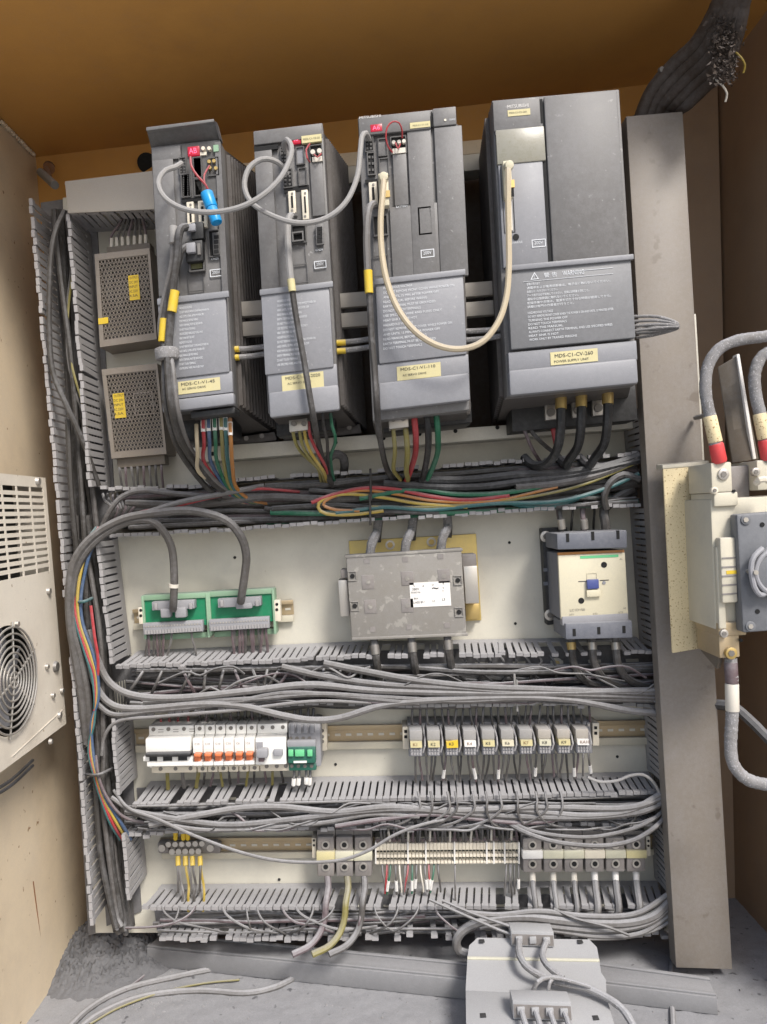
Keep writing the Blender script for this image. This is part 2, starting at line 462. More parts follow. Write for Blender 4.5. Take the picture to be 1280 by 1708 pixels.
# floor pan with slight unevenness
fm = MB(); nx, ny = 150, 60
for j in range(ny + 1):
    for i in range(nx + 1):
        x = -.60 + 1.2 * i / nx; y = -.28 + .40 * j / ny
        fm.v.append(Vector((x, y, FZ + rnd.random() * .0020)))
for j in range(ny):
    for i in range(nx):
        k = j * (nx + 1) + i; fm.f.append((k, k + 1, k + nx + 2, k + nx + 1))
fm.build('floor_pan', M['floor'], cab, recalc=False)
MB().box((-.56, -.27, FZ - .12), (.56, .12, FZ - .006)).build('plinth', M['column'], cab)
# folded seam on the lower left wall
sm_ = MB(); p0, p1 = PX(56, 1470, -.512), PX(78, 1645, -.512)
sm_.tube([p0, p1], .0007, 6); sm_.build('wall_seam', M['rust'], cab)
# mounting plate in two pieces
MB().hexa([P(118, 770, 0), P(1078, 690, 0), P(1128, 1552, 0), P(160, 1556, 0)], [P(118, 770, 0) + Vector((0, .003, 0)), P(1078, 690, 0) + Vector((0, .003, 0)), P(1128, 1552, 0) + Vector((0, .003, 0)), P(160, 1556, 0) + Vector((0, .003, 0))]).build('mounting_plate', M['plate'], cab)
MB().hexa([P(105, 330, 0), P(268, 312, 0), P(322, 752, 0), P(118, 769, 0)], [q + Vector((0, .003, 0)) for q in (P(105, 330, 0), P(268, 312, 0), P(322, 752, 0), P(118, 769, 0))]).build('mounting_plate', M['plate'], cab)
MB().hexa([P(250, 318, .085), P(1070, 235, .085), P(1090, 700, .085), P(300, 770, .085)], [q + Vector((0, .004, 0)) for q in (P(250, 318, .085), P(1070, 235, .085), P(1090, 700, .085), P(300, 770, .085))]).build('gap_shade_sheet', M['gapshade'], cab)  # added dark sheet standing in for shade in the gaps between the drives
# rails that carry the drives
def strip(name, mat_, x0, y0a, y0b, x1, y1a, y1b, Y, th, bevel=.001):
    f = [P(x0, y0a, Y), P(x1, y1a, Y), P(x1, y1b, Y), P(x0, y0b, Y)]
    return MB().hexa(f, [q + Vector((0, th, 0)) for q in f]).build(name, mat_, cab, bevel)
strip('upper_rail', M['wallpaint'], 262, 286, 309, 1046, 208, 231, .045, .003)
strip('upper_rail', M['plate'], 262, 309, 338, 1046, 231, 258, .012, .035)
strip('lower_rail', M['plate'], 318, 747, 772, 1060, 693, 714, -.045, .045)
for x, y in ((355, 757), (640, 731), (700, 724), (760, 719), (830, 713), (905, 707), (1000, 700), (560, 738)):
    MB().cone(P(x, y, -.0445), P(x, y, -.0462), .003, .003, 12).build('rail_hole', M['hole'], cab)
for x, y in ((466, 1467), (392, 930), (860, 1040), (560, 1275), (1030, 1262), (300, 1466), (850, 905)):
    MB().cone(P(x, y, 0), P(x, y, -.0008), .0022, .0022, 10).build('panel_hole', M['hole'], cab)
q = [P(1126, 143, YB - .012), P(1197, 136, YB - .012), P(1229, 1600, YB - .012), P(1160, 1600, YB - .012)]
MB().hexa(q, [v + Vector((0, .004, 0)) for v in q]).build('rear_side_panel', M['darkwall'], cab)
# openings and latch
MB().cone(P(246, 272, YB - .004), P(246, 272, YB - .001), .016, .016, 24).build('cable_hole', M['hole'], cab)
l = MB().tube([P(68, 287, .02), P(92, 309, -.03)], .006, 10).build('latch_rod', M['steeldk'], cab)
MB().tube([P(78, 281, .06), P(83, 296, .02)], .004, 8).cone(P(82, 278, .10), P(82, 281, .07), .009, .009, 10).build('latch_pin', M['rust'], cab)
# dark strip added behind the left duct's slots in place of shade
q = [P(68, 338, .004), P(108, 332, .004), P(166, 1556, .004), P(148, 1560, .004)]
MB().hexa(q, [v + Vector((0, .002, 0)) for v in q]).build('slot_shade_strip', M['ductin'], cab)
# drops of weld along the left ceiling corner
wm = MB()
for i in range(26):
    t = i / 25; p = rtl + Vector((.003, -.02 - t * .20, -.003))
    wm.cone(p, p + Vector((rnd.uniform(.002, .005), rnd.uniform(-.004, .004), -rnd.uniform(.002, .006))), .004, .002, 6)
wm.build('weld_bead', M['wallpaint'], cab)

# ------------------------------------------------------------ dust heap
dm = MB(); n = 90
c0 = PZ(185, 1590, FZ)
for j in range(n + 1):
    for i in range(n + 1):
        x = c0.x + (i / n - .5) * .26; y = c0.y + .005 + (j / n - .5) * .26
        d = math.hypot((i / n - .5) * 2.1, (j / n - .5) * 2.1)
        h = max(0, 1 - d) ** 1.1 * .055 + rnd.random() * .0075 * max(0, min(1, 2.2 * (1.05 - d))) - .001
        dm.v.append(Vector((x, y, FZ + h)))
for j in range(n):
    for i in range(n):
        k = j * (n + 1) + i; dm.f.append((k, k + 1, k + n + 2, k + n + 1))
o = dm.build('dust_heap', mat('loose_grey_dust', (.055, .055, .058), .95, dust=.28, grime=.3, side=.1, bump=.9), None, recalc=False)
o['kind'] = 'stuff'; tag(o, 'heap of loose grey dust in the left rear corner of the cabinet floor', 'dust')

# ------------------------------------------------------------ wiring ducts
fmesh = None
def finger_mesh():
    global fmesh
    if fmesh: return fmesh
    m = MB()
    m.box((-.5, 0, -.5), (.5, .94, .5))
    m.box((-.62, .90, -.8), (.62, 1.0, 1.9))
    me = bpy.data.meshes.new('finger'); me.from_pydata(m.v, [], m.f)
    bm = bmesh.new(); bm.from_mesh(me); bmesh.ops.recalc_face_normals(bm, faces=bm.faces[:]); bm.to_mesh(me); bm.free()
    me.materials.append(M['duct']); fmesh = me
    return me
def polyat(pts, t):
    L = [(pts[i + 1] - pts[i]).length for i in range(len(pts) - 1)]
    d = t * sum(L)
    for i, l in enumerate(L):
        if d <= l or i == len(L) - 1: return pts[i].lerp(pts[i + 1], d / l)
        d -= l
def duct_wall(par, front_px, Y, depth, n, lip, skip=(), bend=.04, wfrac=.72, rail=True, wild=0, rear_px=None):
    front = [P(x, y, Y) for x, y in front_px]
    org = root_loc(par); back = Vector((0, depth, 0))
    rear = [P(x, y, Y + depth) for x, y in rear_px] if rear_px else [q + back for q in front]
    for i in range(n):
        if i in skip: continue
        t = (i + .5) / n
        f = polyat(front, t); r = polyat(rear, t)
        al = polyat(front, min(1, t + .02)) - polyat(front, max(0, t - .02)); al.normalize()
        pitch = sum((front[k + 1] - front[k]).length for k in range(len(front) - 1)) / n
        f = f + al * pitch * rnd.uniform(-bend, bend) * 1.5 + Vector(lip) * rnd.uniform(-bend, bend) * .03
        if wild and rnd.random() < wild:
            f = f + al * pitch * rnd.uniform(-.5, .5) + Vector(lip) * rnd.uniform(-.005, .005)
        yv = f - r; yn = yv.normalized()
        xv = (al - yn * al.dot(yn)).normalized(); zv = xv.cross(yn)
        if zv.dot(Vector(lip)) < 0: xv = -xv; zv = -zv
        mtx = Matrix((( xv.x * pitch * wfrac, yv.x, zv.x * .0018, r.x - org.x), (xv.y * pitch * wfrac, yv.y, zv.y * .0018, r.y - org.y), (xv.z * pitch * wfrac, yv.z, zv.z * .0018, r.z - org.z), (0, 0, 0, 1)))
        o = bpy.data.objects.new('finger', finger_mesh()); COL.objects.link(o); o.parent = par
        loc, rot, sc = mtx.decompose()
        o.location = loc; o.rotation_euler = rot.to_euler(); o.scale = sc
    if rail:
        m = MB(); L3 = Vector(lip).normalized() * .0009
        for k in range(12):
            a = polyat(rear, k / 12); b = polyat(rear, (k + 1) / 12); c = b.lerp(polyat(front, (k + 1) / 12), .2); d = a.lerp(polyat(front, k / 12), .2)
            m.hexa([a - L3, b - L3, c - L3, d - L3], [a + L3, b + L3, c + L3, d + L3])
        m.build('wall_root', M['duct'], par)
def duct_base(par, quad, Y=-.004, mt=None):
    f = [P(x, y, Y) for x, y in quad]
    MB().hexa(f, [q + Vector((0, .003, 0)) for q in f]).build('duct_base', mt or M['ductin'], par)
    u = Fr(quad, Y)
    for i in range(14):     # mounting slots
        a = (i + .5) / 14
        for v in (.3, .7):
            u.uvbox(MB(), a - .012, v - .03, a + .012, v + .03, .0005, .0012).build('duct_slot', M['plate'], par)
UPV, DNV = (0, 0, 1), (0, 0, -1)
DY = -.068
g = 'slotted wiring ducts around the mounting plate'
dA = thing('wiring_duct', 'grey slotted duct full of thick dark cables right below the four drives', 'wiring duct', P(620, 880, 0), g)
duct_base(dA, [(180, 822), (1066, 768), (1068, 838), (185, 890)], mt=M['basea'])
duct_wall(dA, [(168, 816), (330, 812), (400, 800), (600, 788), (1066, 757)], DY, .066, 74, UPV, skip=(24, 25, 31, 36, 37, 44, 45, 46, 59, 60, 66, 70), wild=.08)
duct_wall(dA, [(182, 893), (389, 881), (600, 867), (923, 847), (1070, 840)], DY, .066, 74, DNV, skip=(37, 42, 47, 62, 65, 66, 68), wild=.05)
dB = thing('wiring_duct', 'grey slotted duct of mid grey cables under the green circuit boards and the contactor', 'wiring duct', P(640, 1200, 0), g)
duct_base(dB, [(205, 1096), (1082, 1075), (1095, 1160), (212, 1180)])
duct_wall(dB, [(192, 1113), (450, 1105), (600, 1097), (930, 1093), (1088, 1089)], DY, .066, 75, UPV, rear_px=[(232, 1086), (590, 1071), (1062, 1063)], skip=(37, 42, 46, 47, 60, 62, 64, 66, 68, 69, 70), wild=.05)
duct_wall(dB, [(196, 1193), (380, 1181), (540, 1171), (700, 1176), (1000, 1172), (1098, 1177)], DY, .066, 75, DNV, skip=(12, 13, 30, 31), wild=.08)
dC = thing('wiring_duct', 'grey slotted duct under the white breakers and the row of relays', 'wiring duct', P(660, 1400, 0), g)
duct_base(dC, [(228, 1315), (1088, 1296), (1102, 1370), (235, 1380)])
duct_wall(dC, [(220, 1345), (440, 1339), (780, 1333), (1106, 1323)], DY, .066, 72, UPV, rear_px=[(252, 1304), (480, 1297), (800, 1293), (1082, 1288)], skip=(5, 9, 13, 19), wild=.02, bend=.02)
duct_wall(dC, [(212, 1391), (350, 1384), (560, 1382), (720, 1379), (900, 1372), (1104, 1376)], DY, .066, 72, DNV, skip=(25, 28, 31, 56, 57, 60, 63), wild=.08, bend=.05)
dD = thing('wiring_duct', 'lowest grey slotted duct with broken fingers, just above the cabinet floor', 'wiring duct', P(680, 1580, 0), g)
duct_base(dD, [(255, 1495), (1100, 1492), (1112, 1548), (262, 1552)])
duct_wall(dD, [(236, 1517), (640, 1516), (1112, 1514)], DY, .066, 68, UPV, rear_px=[(270, 1476), (640, 1473), (1096, 1470)], skip=(25, 28, 31, 46, 49, 52, 56, 59, 62), wild=.01, bend=.015)
duct_wall(dD, [(252, 1566), (500, 1566), (765, 1563), (1112, 1557)], DY, .064, 70, DNV, skip=(0, 9, 22, 23, 27, 28, 31, 32, 34, 36, 37, 39, 42, 43, 50, 51, 52, 53, 58, 59), wild=.2, bend=.07)
dL = thing('wiring_duct', 'tall grey slotted duct packed with cables along the left edge of the mounting plate', 'wiring duct', P(180, 1560, 0), g)
duct_base(dL, [(86, 352), (160, 348), (236, 1520), (178, 1545)], -.003)
LV, RV = (-1, 0, 0), (1, 0, 0)
duct_wall(dL, [(50, 330), (78, 640), (110, 1000), (135, 1300), (152, 1545)], -.082, .078, 92, RV, wild=.04)
duct_wall(dL, [(115, 356), (133, 590), (151, 812)], -.082, .078, 36, LV, wild=.06)
duct_wall(dL, [(163, 902), (188, 1108)], -.082, .078, 17, LV, wild=.05)
duct_wall(dL, [(189, 1198), (199, 1327)], -.082, .078, 12, LV, wild=.05)
duct_wall(dL, [(206, 1392), (216, 1502)], -.082, .078, 10, LV, wild=.05)
dR = thing('wiring_duct', 'narrow grey slotted duct along the right edge of the mounting plate, half behind the column', 'wiring duct', P(1110, 1560, 0), g)
duct_base(dR, [(1058, 690), (1098, 690), (1140, 1530), (1106, 1530)], -.003)
duct_wall(dR, [(1068, 680), (1073, 752)], -.078, .074, 7, RV)
duct_wall(dR, [(1080, 846), (1097, 1085)], -.078, .074, 22, RV)
duct_wall(dR, [(1103, 1190), (1111, 1312)], -.078, .074, 11, RV)
duct_wall(dR, [(1116, 1392), (1124, 1505)], -.078, .074, 11, RV)
# covered duct over the power supplies
dT = thing('wiring_duct', 'short duct closed by a plain beige cover above the power supplies', 'wiring duct', P(180, 370, 0), g)
F_ = Fr([(108, 302), (257, 284), (259, 346), (113, 353)], -.088)
F_.part('duct_cover', M['bar'], dT, 108, 302, 259, 349, -.003, 0, .0012)
duct_wall(dT, [(118, 352), (262, 346)], -.083, .078, 12, DNV)
MB().hexa([P(108, 306, -.084), P(257, 289, -.084), P(259, 292, -.084), P(109, 309, -.084)], [q + Vector((0, .08, 0)) for q in (P(108, 306, -.084), P(257, 289, -.084), P(259, 292, -.084), P(109, 309, -.084))]).build('upper_wall', M['duct'], dT)

# ------------------------------------------------------------ grey column at the right
colm = thing('trunking_column', 'tall plain grey steel column cover at the right of the mounting plate', 'trunking', P(1175, 1616, -.1))
Fc = Fr([(1045, 194), (1139, 186), (1222, 1617), (1128, 1614)], -.105)
cm = MB(); Fc.uvbox(cm, 0, 0, 1, 1, -.0015, 0)
cm.build('front_cover', M['column'], colm, .0008)
sd = MB(); Fc.uvbox(sd, 0, 0, .018, 1, -.022, -.002); sd.build('side_flange', M['column'], colm)
sd = MB(); Fc.uvbox(sd, .982, 0, 1, 1, -.022, -.002); sd.build('side_flange', M['column'], colm)
sd = MB(); Fc.uvbox(sd, 1.002, .235, 1.05, .41, -.030, -.004); sd.build('edge_strip', M['plate'], colm, .0006)

# ------------------------------------------------------------ air conditioner on the left wall
XA = -.468
ac = thing('air_conditioner', 'cream cabinet air conditioner with slotted vent and round fan guard on the left wall', 'air conditioner', PX(60, 1250, XA))
tr, br = PX(76, 797, XA), PX(111, 1207, XA)
LW = Vector((0, -.34, 0))
# the lower edge hangs a little lower towards the front, as in the photograph
Fa = Fr([tr + LW, tr, br, br + LW + Vector((0, 0, -.010))], None, (1, 0, 0))
au = lambda x, y, d=0: Fa.inv(x, y, d)
u0, v0 = au(71, 815); u1, v1 = au(82, 946); vu0 = u0 - .42 - .0; 
VU1 = max(u0, u1) + .004; VT = v0 - .004; VB = au(78, 950)[1] + .008; VU0 = VU1 - .56
hc = au(16, 1135); Rr = .067
W_ = (Fa.p(1, .5) - Fa.p(0, .5)).length; H_ = (Fa.p(1, 1) - Fa.p(1, 0)).length
fu0, fu1 = hc[0] - (Rr + .004) / W_, hc[0] + (Rr + .004) / W_
fv0, fv1 = hc[1] - (Rr + .004) / H_, hc[1] + (Rr + .004) / H_
m = MB()
def slab(u0, v0, u1, v1): Fa.uvbox(m, u0, v0, u1, v1, -.0015, 0)
slab(0, 0, 1, VT); slab(0, VB, 1, fv0); slab(0, fv1, 1, 1)
slab(0, VT, VU0, VB); slab(VU1, VT, 1, VB); slab(0, fv0, fu0, fv1); slab(fu1, fv0, 1, fv1)
# square to circle plate round the fan
nn = 48
for i in range(nn):
    q = []
    for k in (i, i + 1):
        a = 2 * math.pi * k / nn; c_, s_ = math.cos(a), math.sin(a)
        e = 1 / max(abs(c_), abs(s_))
        q.append((hc[0] + c_ * Rr / W_, hc[1] + s_ * Rr / H_, hc[0] + c_ * e * (Rr + .004) / W_, hc[1] + s_ * e * (Rr + .004) / H_))
    a, b = q
    m.hexa([Fa.p(a[0], a[1]), Fa.p(a[2], a[3]), Fa.p(b[2], b[3]), Fa.p(b[0], b[1])], [Fa.p(a[0], a[1], -.0015), Fa.p(a[2], a[3], -.0015), Fa.p(b[2], b[3], -.0015), Fa.p(b[0], b[1], -.0015)])
m.build('front_panel', M['acpaint'], ac)
m = MB()
Fa.uvbox(m, 0, .005, .012, .995, -.05, -.002); Fa.uvbox(m, .988, .005, 1, .995, -.05, -.002)
Fa.uvbox(m, .012, .005, .988, .012, -.05, -.002); Fa.uvbox(m, .012, .988, .988, .995, -.05, -.002)
m.build('casing', M['acpaint'], ac)
m = MB(); Fa.uvbox(m, .02, .02, .98, .97, -.046, -.044); m.build('inner_panel', M['black'], ac)
nr = 13
for i in range(1, nr):
    v = VT + (VB - VT) * i / nr
    m = MB(); Fa.uvbox(m, VU0, v - .0075, VU1, v + .0075, -.0012, -.0002); m.build('grille_bar', M['acpaint'], ac)
for k in range(1, 5):
    u = VU1 - (VU1 - VU0) * k / 5
    m = MB(); Fa.uvbox(m, u - .006, VT, u + .006, VB, -.0010, -.0001); m.build('grille_bar', M['acpaint'], ac)
hub = Fa.p(hc[0], hc[1], .006); nrm = Vector((1, 0, 0))
for k in range(8):
    m = MB(); m.tubering(hub - nrm * .002 * (k / 8), nrm, .010 + k * .0078, .0013, 48, 6)
    m.build('guard_ring', M['steel'], ac, recalc=False)
for k in range(3):
    a = math.radians(22 + 60 * k); d = Vector((0, math.cos(a), math.sin(a))) * Rr * 1.06
    m = MB().tube([hub - d - nrm * .004, hub - nrm * .0, hub + d - nrm * .004], .0015, 6); m.build('guard_spoke', M['steel'], ac)
fan = MB().cone(hub - nrm * .036, hub - nrm * .014, .018, .016, 20).build('fan_hub', M['greyp'], ac)
for k in range(7):
    a = 2 * math.pi * k / 7; m = MB()
    pts = []
    for r_, da, dx in ((.017, -.25, -.028), (.06, -.15, -.030), (.064, .55, -.018), (.017, .45, -.018)):
        pts.append(hub + Vector((dx, math.cos(a + da) * r_, math.sin(a + da) * r_)))
    m.prism(pts, (.0015, 0, 0)); m.build('fan_blade', M['greyp'], ac)
for x, y, r_ in ((62, 803, .006), (80, 986, .005), (77, 1112, .004), (92, 1112, .008), (87, 1160, .004), (102, 1152, .004), (98, 1193, .005), (83, 1237, .004), (27, 1041, .004)):
    u, v = au(x, y); p = Fa.p(u, v)
    MB().cone(p, p + nrm * .004, r_, r_ * .8, 12).build('screw', M['steel'] if r_ < .007 else M['steeldk'], ac)
p0, p1 = Fa.p(*au(20, 1262)), Fa.p(*au(104, 1184))
MB().tube([p0 + nrm * .0005, p1 + nrm * .0005], .0006, 6).build('panel_seam', M['acpaint'], ac)
# wires hanging under it
for k, (dy) in enumerate((0, 9)):
    p3 = spline([PX(-20, 1325 + dy, -.50), PX(20, 1300 + dy, -.50), PX(55, 1268 + dy, -.505)])
    tag(MB().tube(p3, .0022, 7).build('wire', M['cdark'], None, recalc=False), ('upper' if k == 0 else 'lower') + ' thin dark wire under the bottom edge of the air conditioner', 'wire')
# ------------------------------------------------------------ servo drives
YD = -.205
def drive_body(t, quad, rear, fins_right=True, sinkname='heat_sink', nf=16, finmat=None):
    """front shell from the front quad back to 3 cm, then a finned heat sink back to the rear quad"""
    F = Fr(quad, YD)
    m = MB(); F.uvbox(m, 0, 0, 1, 1, -.03, -.002); m.build('housing', M['drive'], t, .0015)
    fr = [F.p(0, 0, -.03), F.p(1, 0, -.03), F.p(1, 1, -.03), F.p(0, 1, -.03)]
    rq = [P(x, y, 0.04) for x, y in rear]
    m = MB(); m.hexa(fr, rq); m.build(sinkname, M['sink'], t)
    f = MB()
    lo, hi = ((1, 2) if fins_right else (0, 3))
    for k in range(nf):
        a = (k + .4) / nf
        A = fr[lo].lerp(rq[lo], a); B = fr[hi].lerp(rq[hi], a)
        s = .005 if fins_right else -.005
        q = [A + Vector((-.004 if fins_right else .004, 0, -.004)), A + Vector((s, 0, -.006)), B + Vector((s, 0, .006)), B + Vector((-.004 if fins_right else .004, 0, .004))]
        f.hexa(q, [p + Vector((0, .0035, 0)) for p in q])
    o = f.build('fin', finmat or M['sink'], t, smooth=False); o['kind'] = 'stuff'
    return F
def connector(F, t, x0, y0, x1, y1, mat_=None, name='connector', slot=True):
    p = F.box(MB(), x0, y0, x1, y1, -.001, .005).build(name, mat_ or M['ivory'], t, .0006)
    w, h = x1 - x0, y1 - y0
    if slot:
        F.box(MB(), x0 + w * .34, y0 + h * .22, x1 - w * .34, y1 - h * .22, .004, .0056).build('slot', M['hole'], p)
        for yy in (y0 + h * .1, y1 - h * .1):
            F.cyl(MB(), (x0 + x1) / 2, yy, w * .14, .004, .0058, 10).build('screw', M['steeldk'], p)
    return p
def pocket(F, t, x0, y0, x1, y1, name='socket', pins=0, cols=2, rim=1.6, fill=None):
    """a framed dark recess with small pins or keys"""
    p = F.recess(MB(), x0, y0, x1, y1, rim, -.001, .003).build(name, M['drivedk'], t)
    F.box(MB(), x0 + rim, y0 + rim, x1 - rim, y1 - rim, -.001, .0006).build('inner', fill or M['hole'], p)
    rows = pins // cols if pins else 0
    for i in range(rows):
        for j in range(cols):
            cx = x0 + (x1 - x0) * (j + .75) / (cols + .5); cy = y0 + (y1 - y0) * (i + .75) / (rows + .5)
            s = min((x1 - x0) / cols, (y1 - y0) / rows) * .24
            F.box(MB(), cx - s, cy - s, cx + s, cy + s, .0005, .0018).build('pin', M['drivedk'], p)
    return p
def voltage_mark(F, t, x, y, w, h, d=.0007):
    F.recess(MB(), x, y, x + w, y + h, 1.3, -.0005, d).build('voltage_mark', M['print'], t)
    F.text('200V', x + w * .2, y + h * .72, h * .5, d, M['print'], t, wpx=w * .6)
def print_lines(F, t, x0, y0, x1, y1, rows, d, seed, mat_=None, hp=None, words=None):
    """flat rows of small print"""
    r = random.Random(seed)
    for k in range(rows):
        y = y0 + (y1 - y0) * (k + .85) / rows
        sl = (F.c[1] - F.c[0]); 
        s = words[k % len(words)] if words else 'ABC'
        F.text(s, x0, y, hp or (y1 - y0) / rows * .5, d, mat_ or M['print'], t, wpx=(x1 - x0) * min(1.0, len(s) / 41) * r.uniform(.94, 1.0))
CAUTION = ['HAZARDOUS VOLTAGE', 'DO NOT REMOVE FRONT COVER WHILE POWER ON', 'AND UNTIL 15 MIN. AFTER POWER OFF', 'READ MANUAL BEFORE WIRING', 'EARTH TERMINAL MUST BE GROUNDED', 'DO NOT TOUCH TERMINALS', 'USE SPECIFIED WIRE AND FUSES ONLY', 'HEAT SINK MAY BE HOT']

# ---- first drive
d1 = thing('servo_drive', 'narrow servo drive furthest left, with an open tilted top hood, red display and blue battery', 'servo drive', P(335, 700, YD), 'servo drives in a row at the top of the cabinet')
F = drive_body(d1, [(251, 243), (367, 231), (390, 676), (274, 690)], [(300, 318), (437, 296), (474, 735), (330, 748)])
F1 = F
# tilted hood
hp = [P(244, 214, YD - .016), P(357, 200, YD - .016), P(367, 232, YD + .002), P(252, 246, YD + .002)]
m = MB(); m.hexa(hp, [q + Vector((0, .004, -.001)) for q in hp]); m.build('hood', M['drivedk'], d1, .0006)
m = MB(); e = [P(244, 212, YD - .017), P(357, 198, YD - .017), P(357, 203, YD - .017), P(244, 218, YD - .017)]; m.hexa(e, [q + Vector((0, .03, 0)) for q in e]); m.build('hood_lip', M['drive'], d1, .0006)
e = [P(357, 201, YD - .015), P(362, 204, YD - .015), P(369, 232, YD), P(366, 232, YD)]; m = MB(); m.hexa(e, [q + Vector((0, .012, 0)) for q in e]); m.build('hood_lip', M['drive'], d1)
F.part('upper_panel', M['drive'], d1, 253, 247, 302, 264, -.001, .0012, .0006)
F.part('side_panel', M['drivelt'] if 0 else M['drive'], d1, 254, 268, 300, 490, -.001, .0015, .0006)
# board behind the lifted hood
F.part('control_board', M['drivedk'], d1, 303, 240, 366, 330, -.001, .0006)
F.part('display', M['led'], d1, 313, 245, 333, 258, 0, .0035, .0004)
F.text('AB', 316, 256.5, 9, .0040, mat('red_digits', (.9, .1, .15), .5, dust=0, grime=0, side=0, bump=0, emit=((1, .07, .16, 1), 1.6)), d1, 'display_digits', wpx=13)
for x in (339, 349): F.cyl(MB(), x, 247, 3.2, 0, .006, 12).build('rotary_switch', M['ivory'], d1)
F.part('terminal_block', M['greenp'], d1, 356, 242, 365, 252, 0, .004)
F.part('terminal_block', M['ivory'], d1, 334, 254, 345, 258, 0, .003)
pocket(F, d1, 346, 263, 366, 292, 'battery_socket')
for x, y in ((349, 269), (357, 268), (350, 279), (360, 280)): F.cyl(MB(), x, y, 3, .001, .005, 10).build('terminal', M['brass'], d1)
pocket(F, d1, 321, 262, 338, 296, 'cover_window', fill=M['drivedk'])
pocket(F, d1, 323, 298, 339, 326, 'cover_window', fill=M['drivedk'])
pocket(F, d1, 301, 290, 319, 328, 'input_socket', pins=20, cols=2)
pocket(F, d1, 298, 262, 312, 290, 'input_socket', pins=10, cols=2)
F.part('groove', M['hole'], d1, 303, 332, 338, 335, 0, .0012)
connector(F, d1, 311, 337, 325, 379)
connector(F, d1, 330, 335, 346, 378)
b = F.box(MB(), 318, 371, 340, 397, 0, .012).build('plug', M['black'], d1, .001)
F.box(MB(), 312, 373, 326, 384, .010, .017).build('hood', M['greyp'], b, .001)
b = F.box(MB(), 309, 403, 339, 434, 0, .014).build('plug', M['black'], d1, .001)
F.box(MB(), 310, 405, 326, 420, .012, .020).build('hood', M['greyp'], b, .001)
F.box(MB(), 329, 406, 335, 424, .012, .017).build('clip', M['steeldk'], b)
b = F.recess(MB(), 315, 436, 342, 451, 2.5, 0, .007).build('empty_socket', M['drivedk'], d1)
F.box(MB(), 319, 440, 338, 447, 0, .004).build('insert', mat('olive_insert', (.10, .10, .03), .6), b)
F.recess(MB(), 313, 452, 341, 484, 1, 0, .0012).build('cover_panel', M['drivedk'], d1)
pocket(F, d1, 347, 384, 368, 427, 'motor_socket')
p = F.part('motor_plug', M['drivedk'], d1, 354, 388, 367, 424, .001, .005, .0005)
for y in (395, 403, 411, 419): F.box(MB(), 357, y - 2.4, 365, y + 2.4, .0045, .0058).build('pin', M['hole'], p)
F.text('CN20', 353, 434, 3.5, .0008, M['print'], d1, wpx=12)
voltage_mark(F, d1, 350, 450, 22, 10)
F.part('front_edge', M['drive'], d1, 368, 236, 371, 486, -.002, .003)
# label cover, name plate step, lower cover
F.part('label_cover', M['drivelt'], d1, 263, 500, 383, 620, 0, .010, .0015)
F.part('cover_lip', M['drivelt'], d1, 262, 498, 382, 495, .008, .0125, .0008)
F.part('step_cover', M['drivelt'], d1, 268, 633, 389, 654, 0, .0075, .0012)
F.part('lower_cover', M['drivelt'], d1, 270, 669, 391, 674, 0, .013, .0025)
F.part('name_plate', M['sticker'], d1, 297, 637, 368, 650, .0077, .0083)
F.text('MDS-C1-V1-45', 303, 644, 5, .0087, M['printdk'], d1, wpx=56); F.text('AC SERVO DRIVE', 304, 651, 3.5, .0087, M['printdk'], d1, wpx=40)
print_lines(F, d1, 300, 510, 352, 618, 15, .0106, 3, words=CAUTION)
F.part('terminal_cover', M['black'], d1, 318, 688, 392, 689, -.03, .004, .001)
F.part('terminal_block', M['black'], d1, 296, 700, 388, 726, -.13, -.06, .001)
MB().hexa([P(305, 742, -.04), P(458, 720, -.04), P(462, 734, -.04), P(308, 757, -.04)], [q + Vector((0, .03, 0)) for q in [P(305, 742, -.04), P(458, 720, -.04), P(462, 734, -.04), P(308, 757, -.04)]]).build('mounting_flange', M['sink'], d1, .001)
for x, y in ((411, 731), (437, 727)): MB().cone(P(x, y, -.04), P(x, y, -.045), .0035, .0035, 10).build('screw', M['steeldk'], d1)
MB().hexa([P(306, 712, -.09), P(314, 711, -.09), P(315, 730, -.09), P(308, 731, -.09)], [q + Vector((0, .01, 0)) for q in [P(306, 712, -.09), P(314, 711, -.09), P(315, 730, -.09), P(308, 731, -.09)]]).build('hook', M['black'], d1, .001)

# ---- second drive
d2 = thing('servo_drive', 'second narrow servo drive from the left, red display showing over two cream vertical sockets', 'servo drive', P(505, 690, YD), 'servo drives in a row at the top of the cabinet')
F = drive_body(d2, [(422, 217), (538, 203), (566, 676), (447, 690)], [(455, 297), (580, 276), (608, 724), (490, 738)])
F2 = F
F.part('top_cap', M['drive'], d2, 422.5, 219, 538, 228, -.001, .004, .001)
F.part('side_panel', M['drive'], d2, 424, 247, 466, 480, -.001, .0025, .0008)
F.part('right_panel', M['drive'], d2, 517, 272, 543, 358, -.001, .003, .0005)
F.part('groove', M['hole'], d2, 424, 245, 464, 248, 0, .0027)
F.part('display', M['led'], d2, 481, 225, 502, 238, 0, .0030, .0004)
F.text('A6', 485, 236.5, 9, .0035, bpy.data.materials['red_digits'], d2, 'display_digits', wpx=13)
F.part('model_label', M['sticker'], d2, 503, 227, 537, 235, 0, .005)
F.text('MDS-C1-V2-20', 506, 234, 3, .0054, M['printdk'], d2, wpx=28)
pocket(F, d2, 467, 245, 480, 278, 'input_socket', pins=10)
pocket(F, d2, 471, 282, 489, 312, 'input_socket', pins=8)
pocket(F, d2, 493, 245, 509, 273, 'cover_window', fill=M['drivelt'])
pocket(F, d2, 497, 280, 513, 308, 'cover_window', fill=M['drive'])
pocket(F, d2, 516, 242, 539, 270, 'battery_socket')
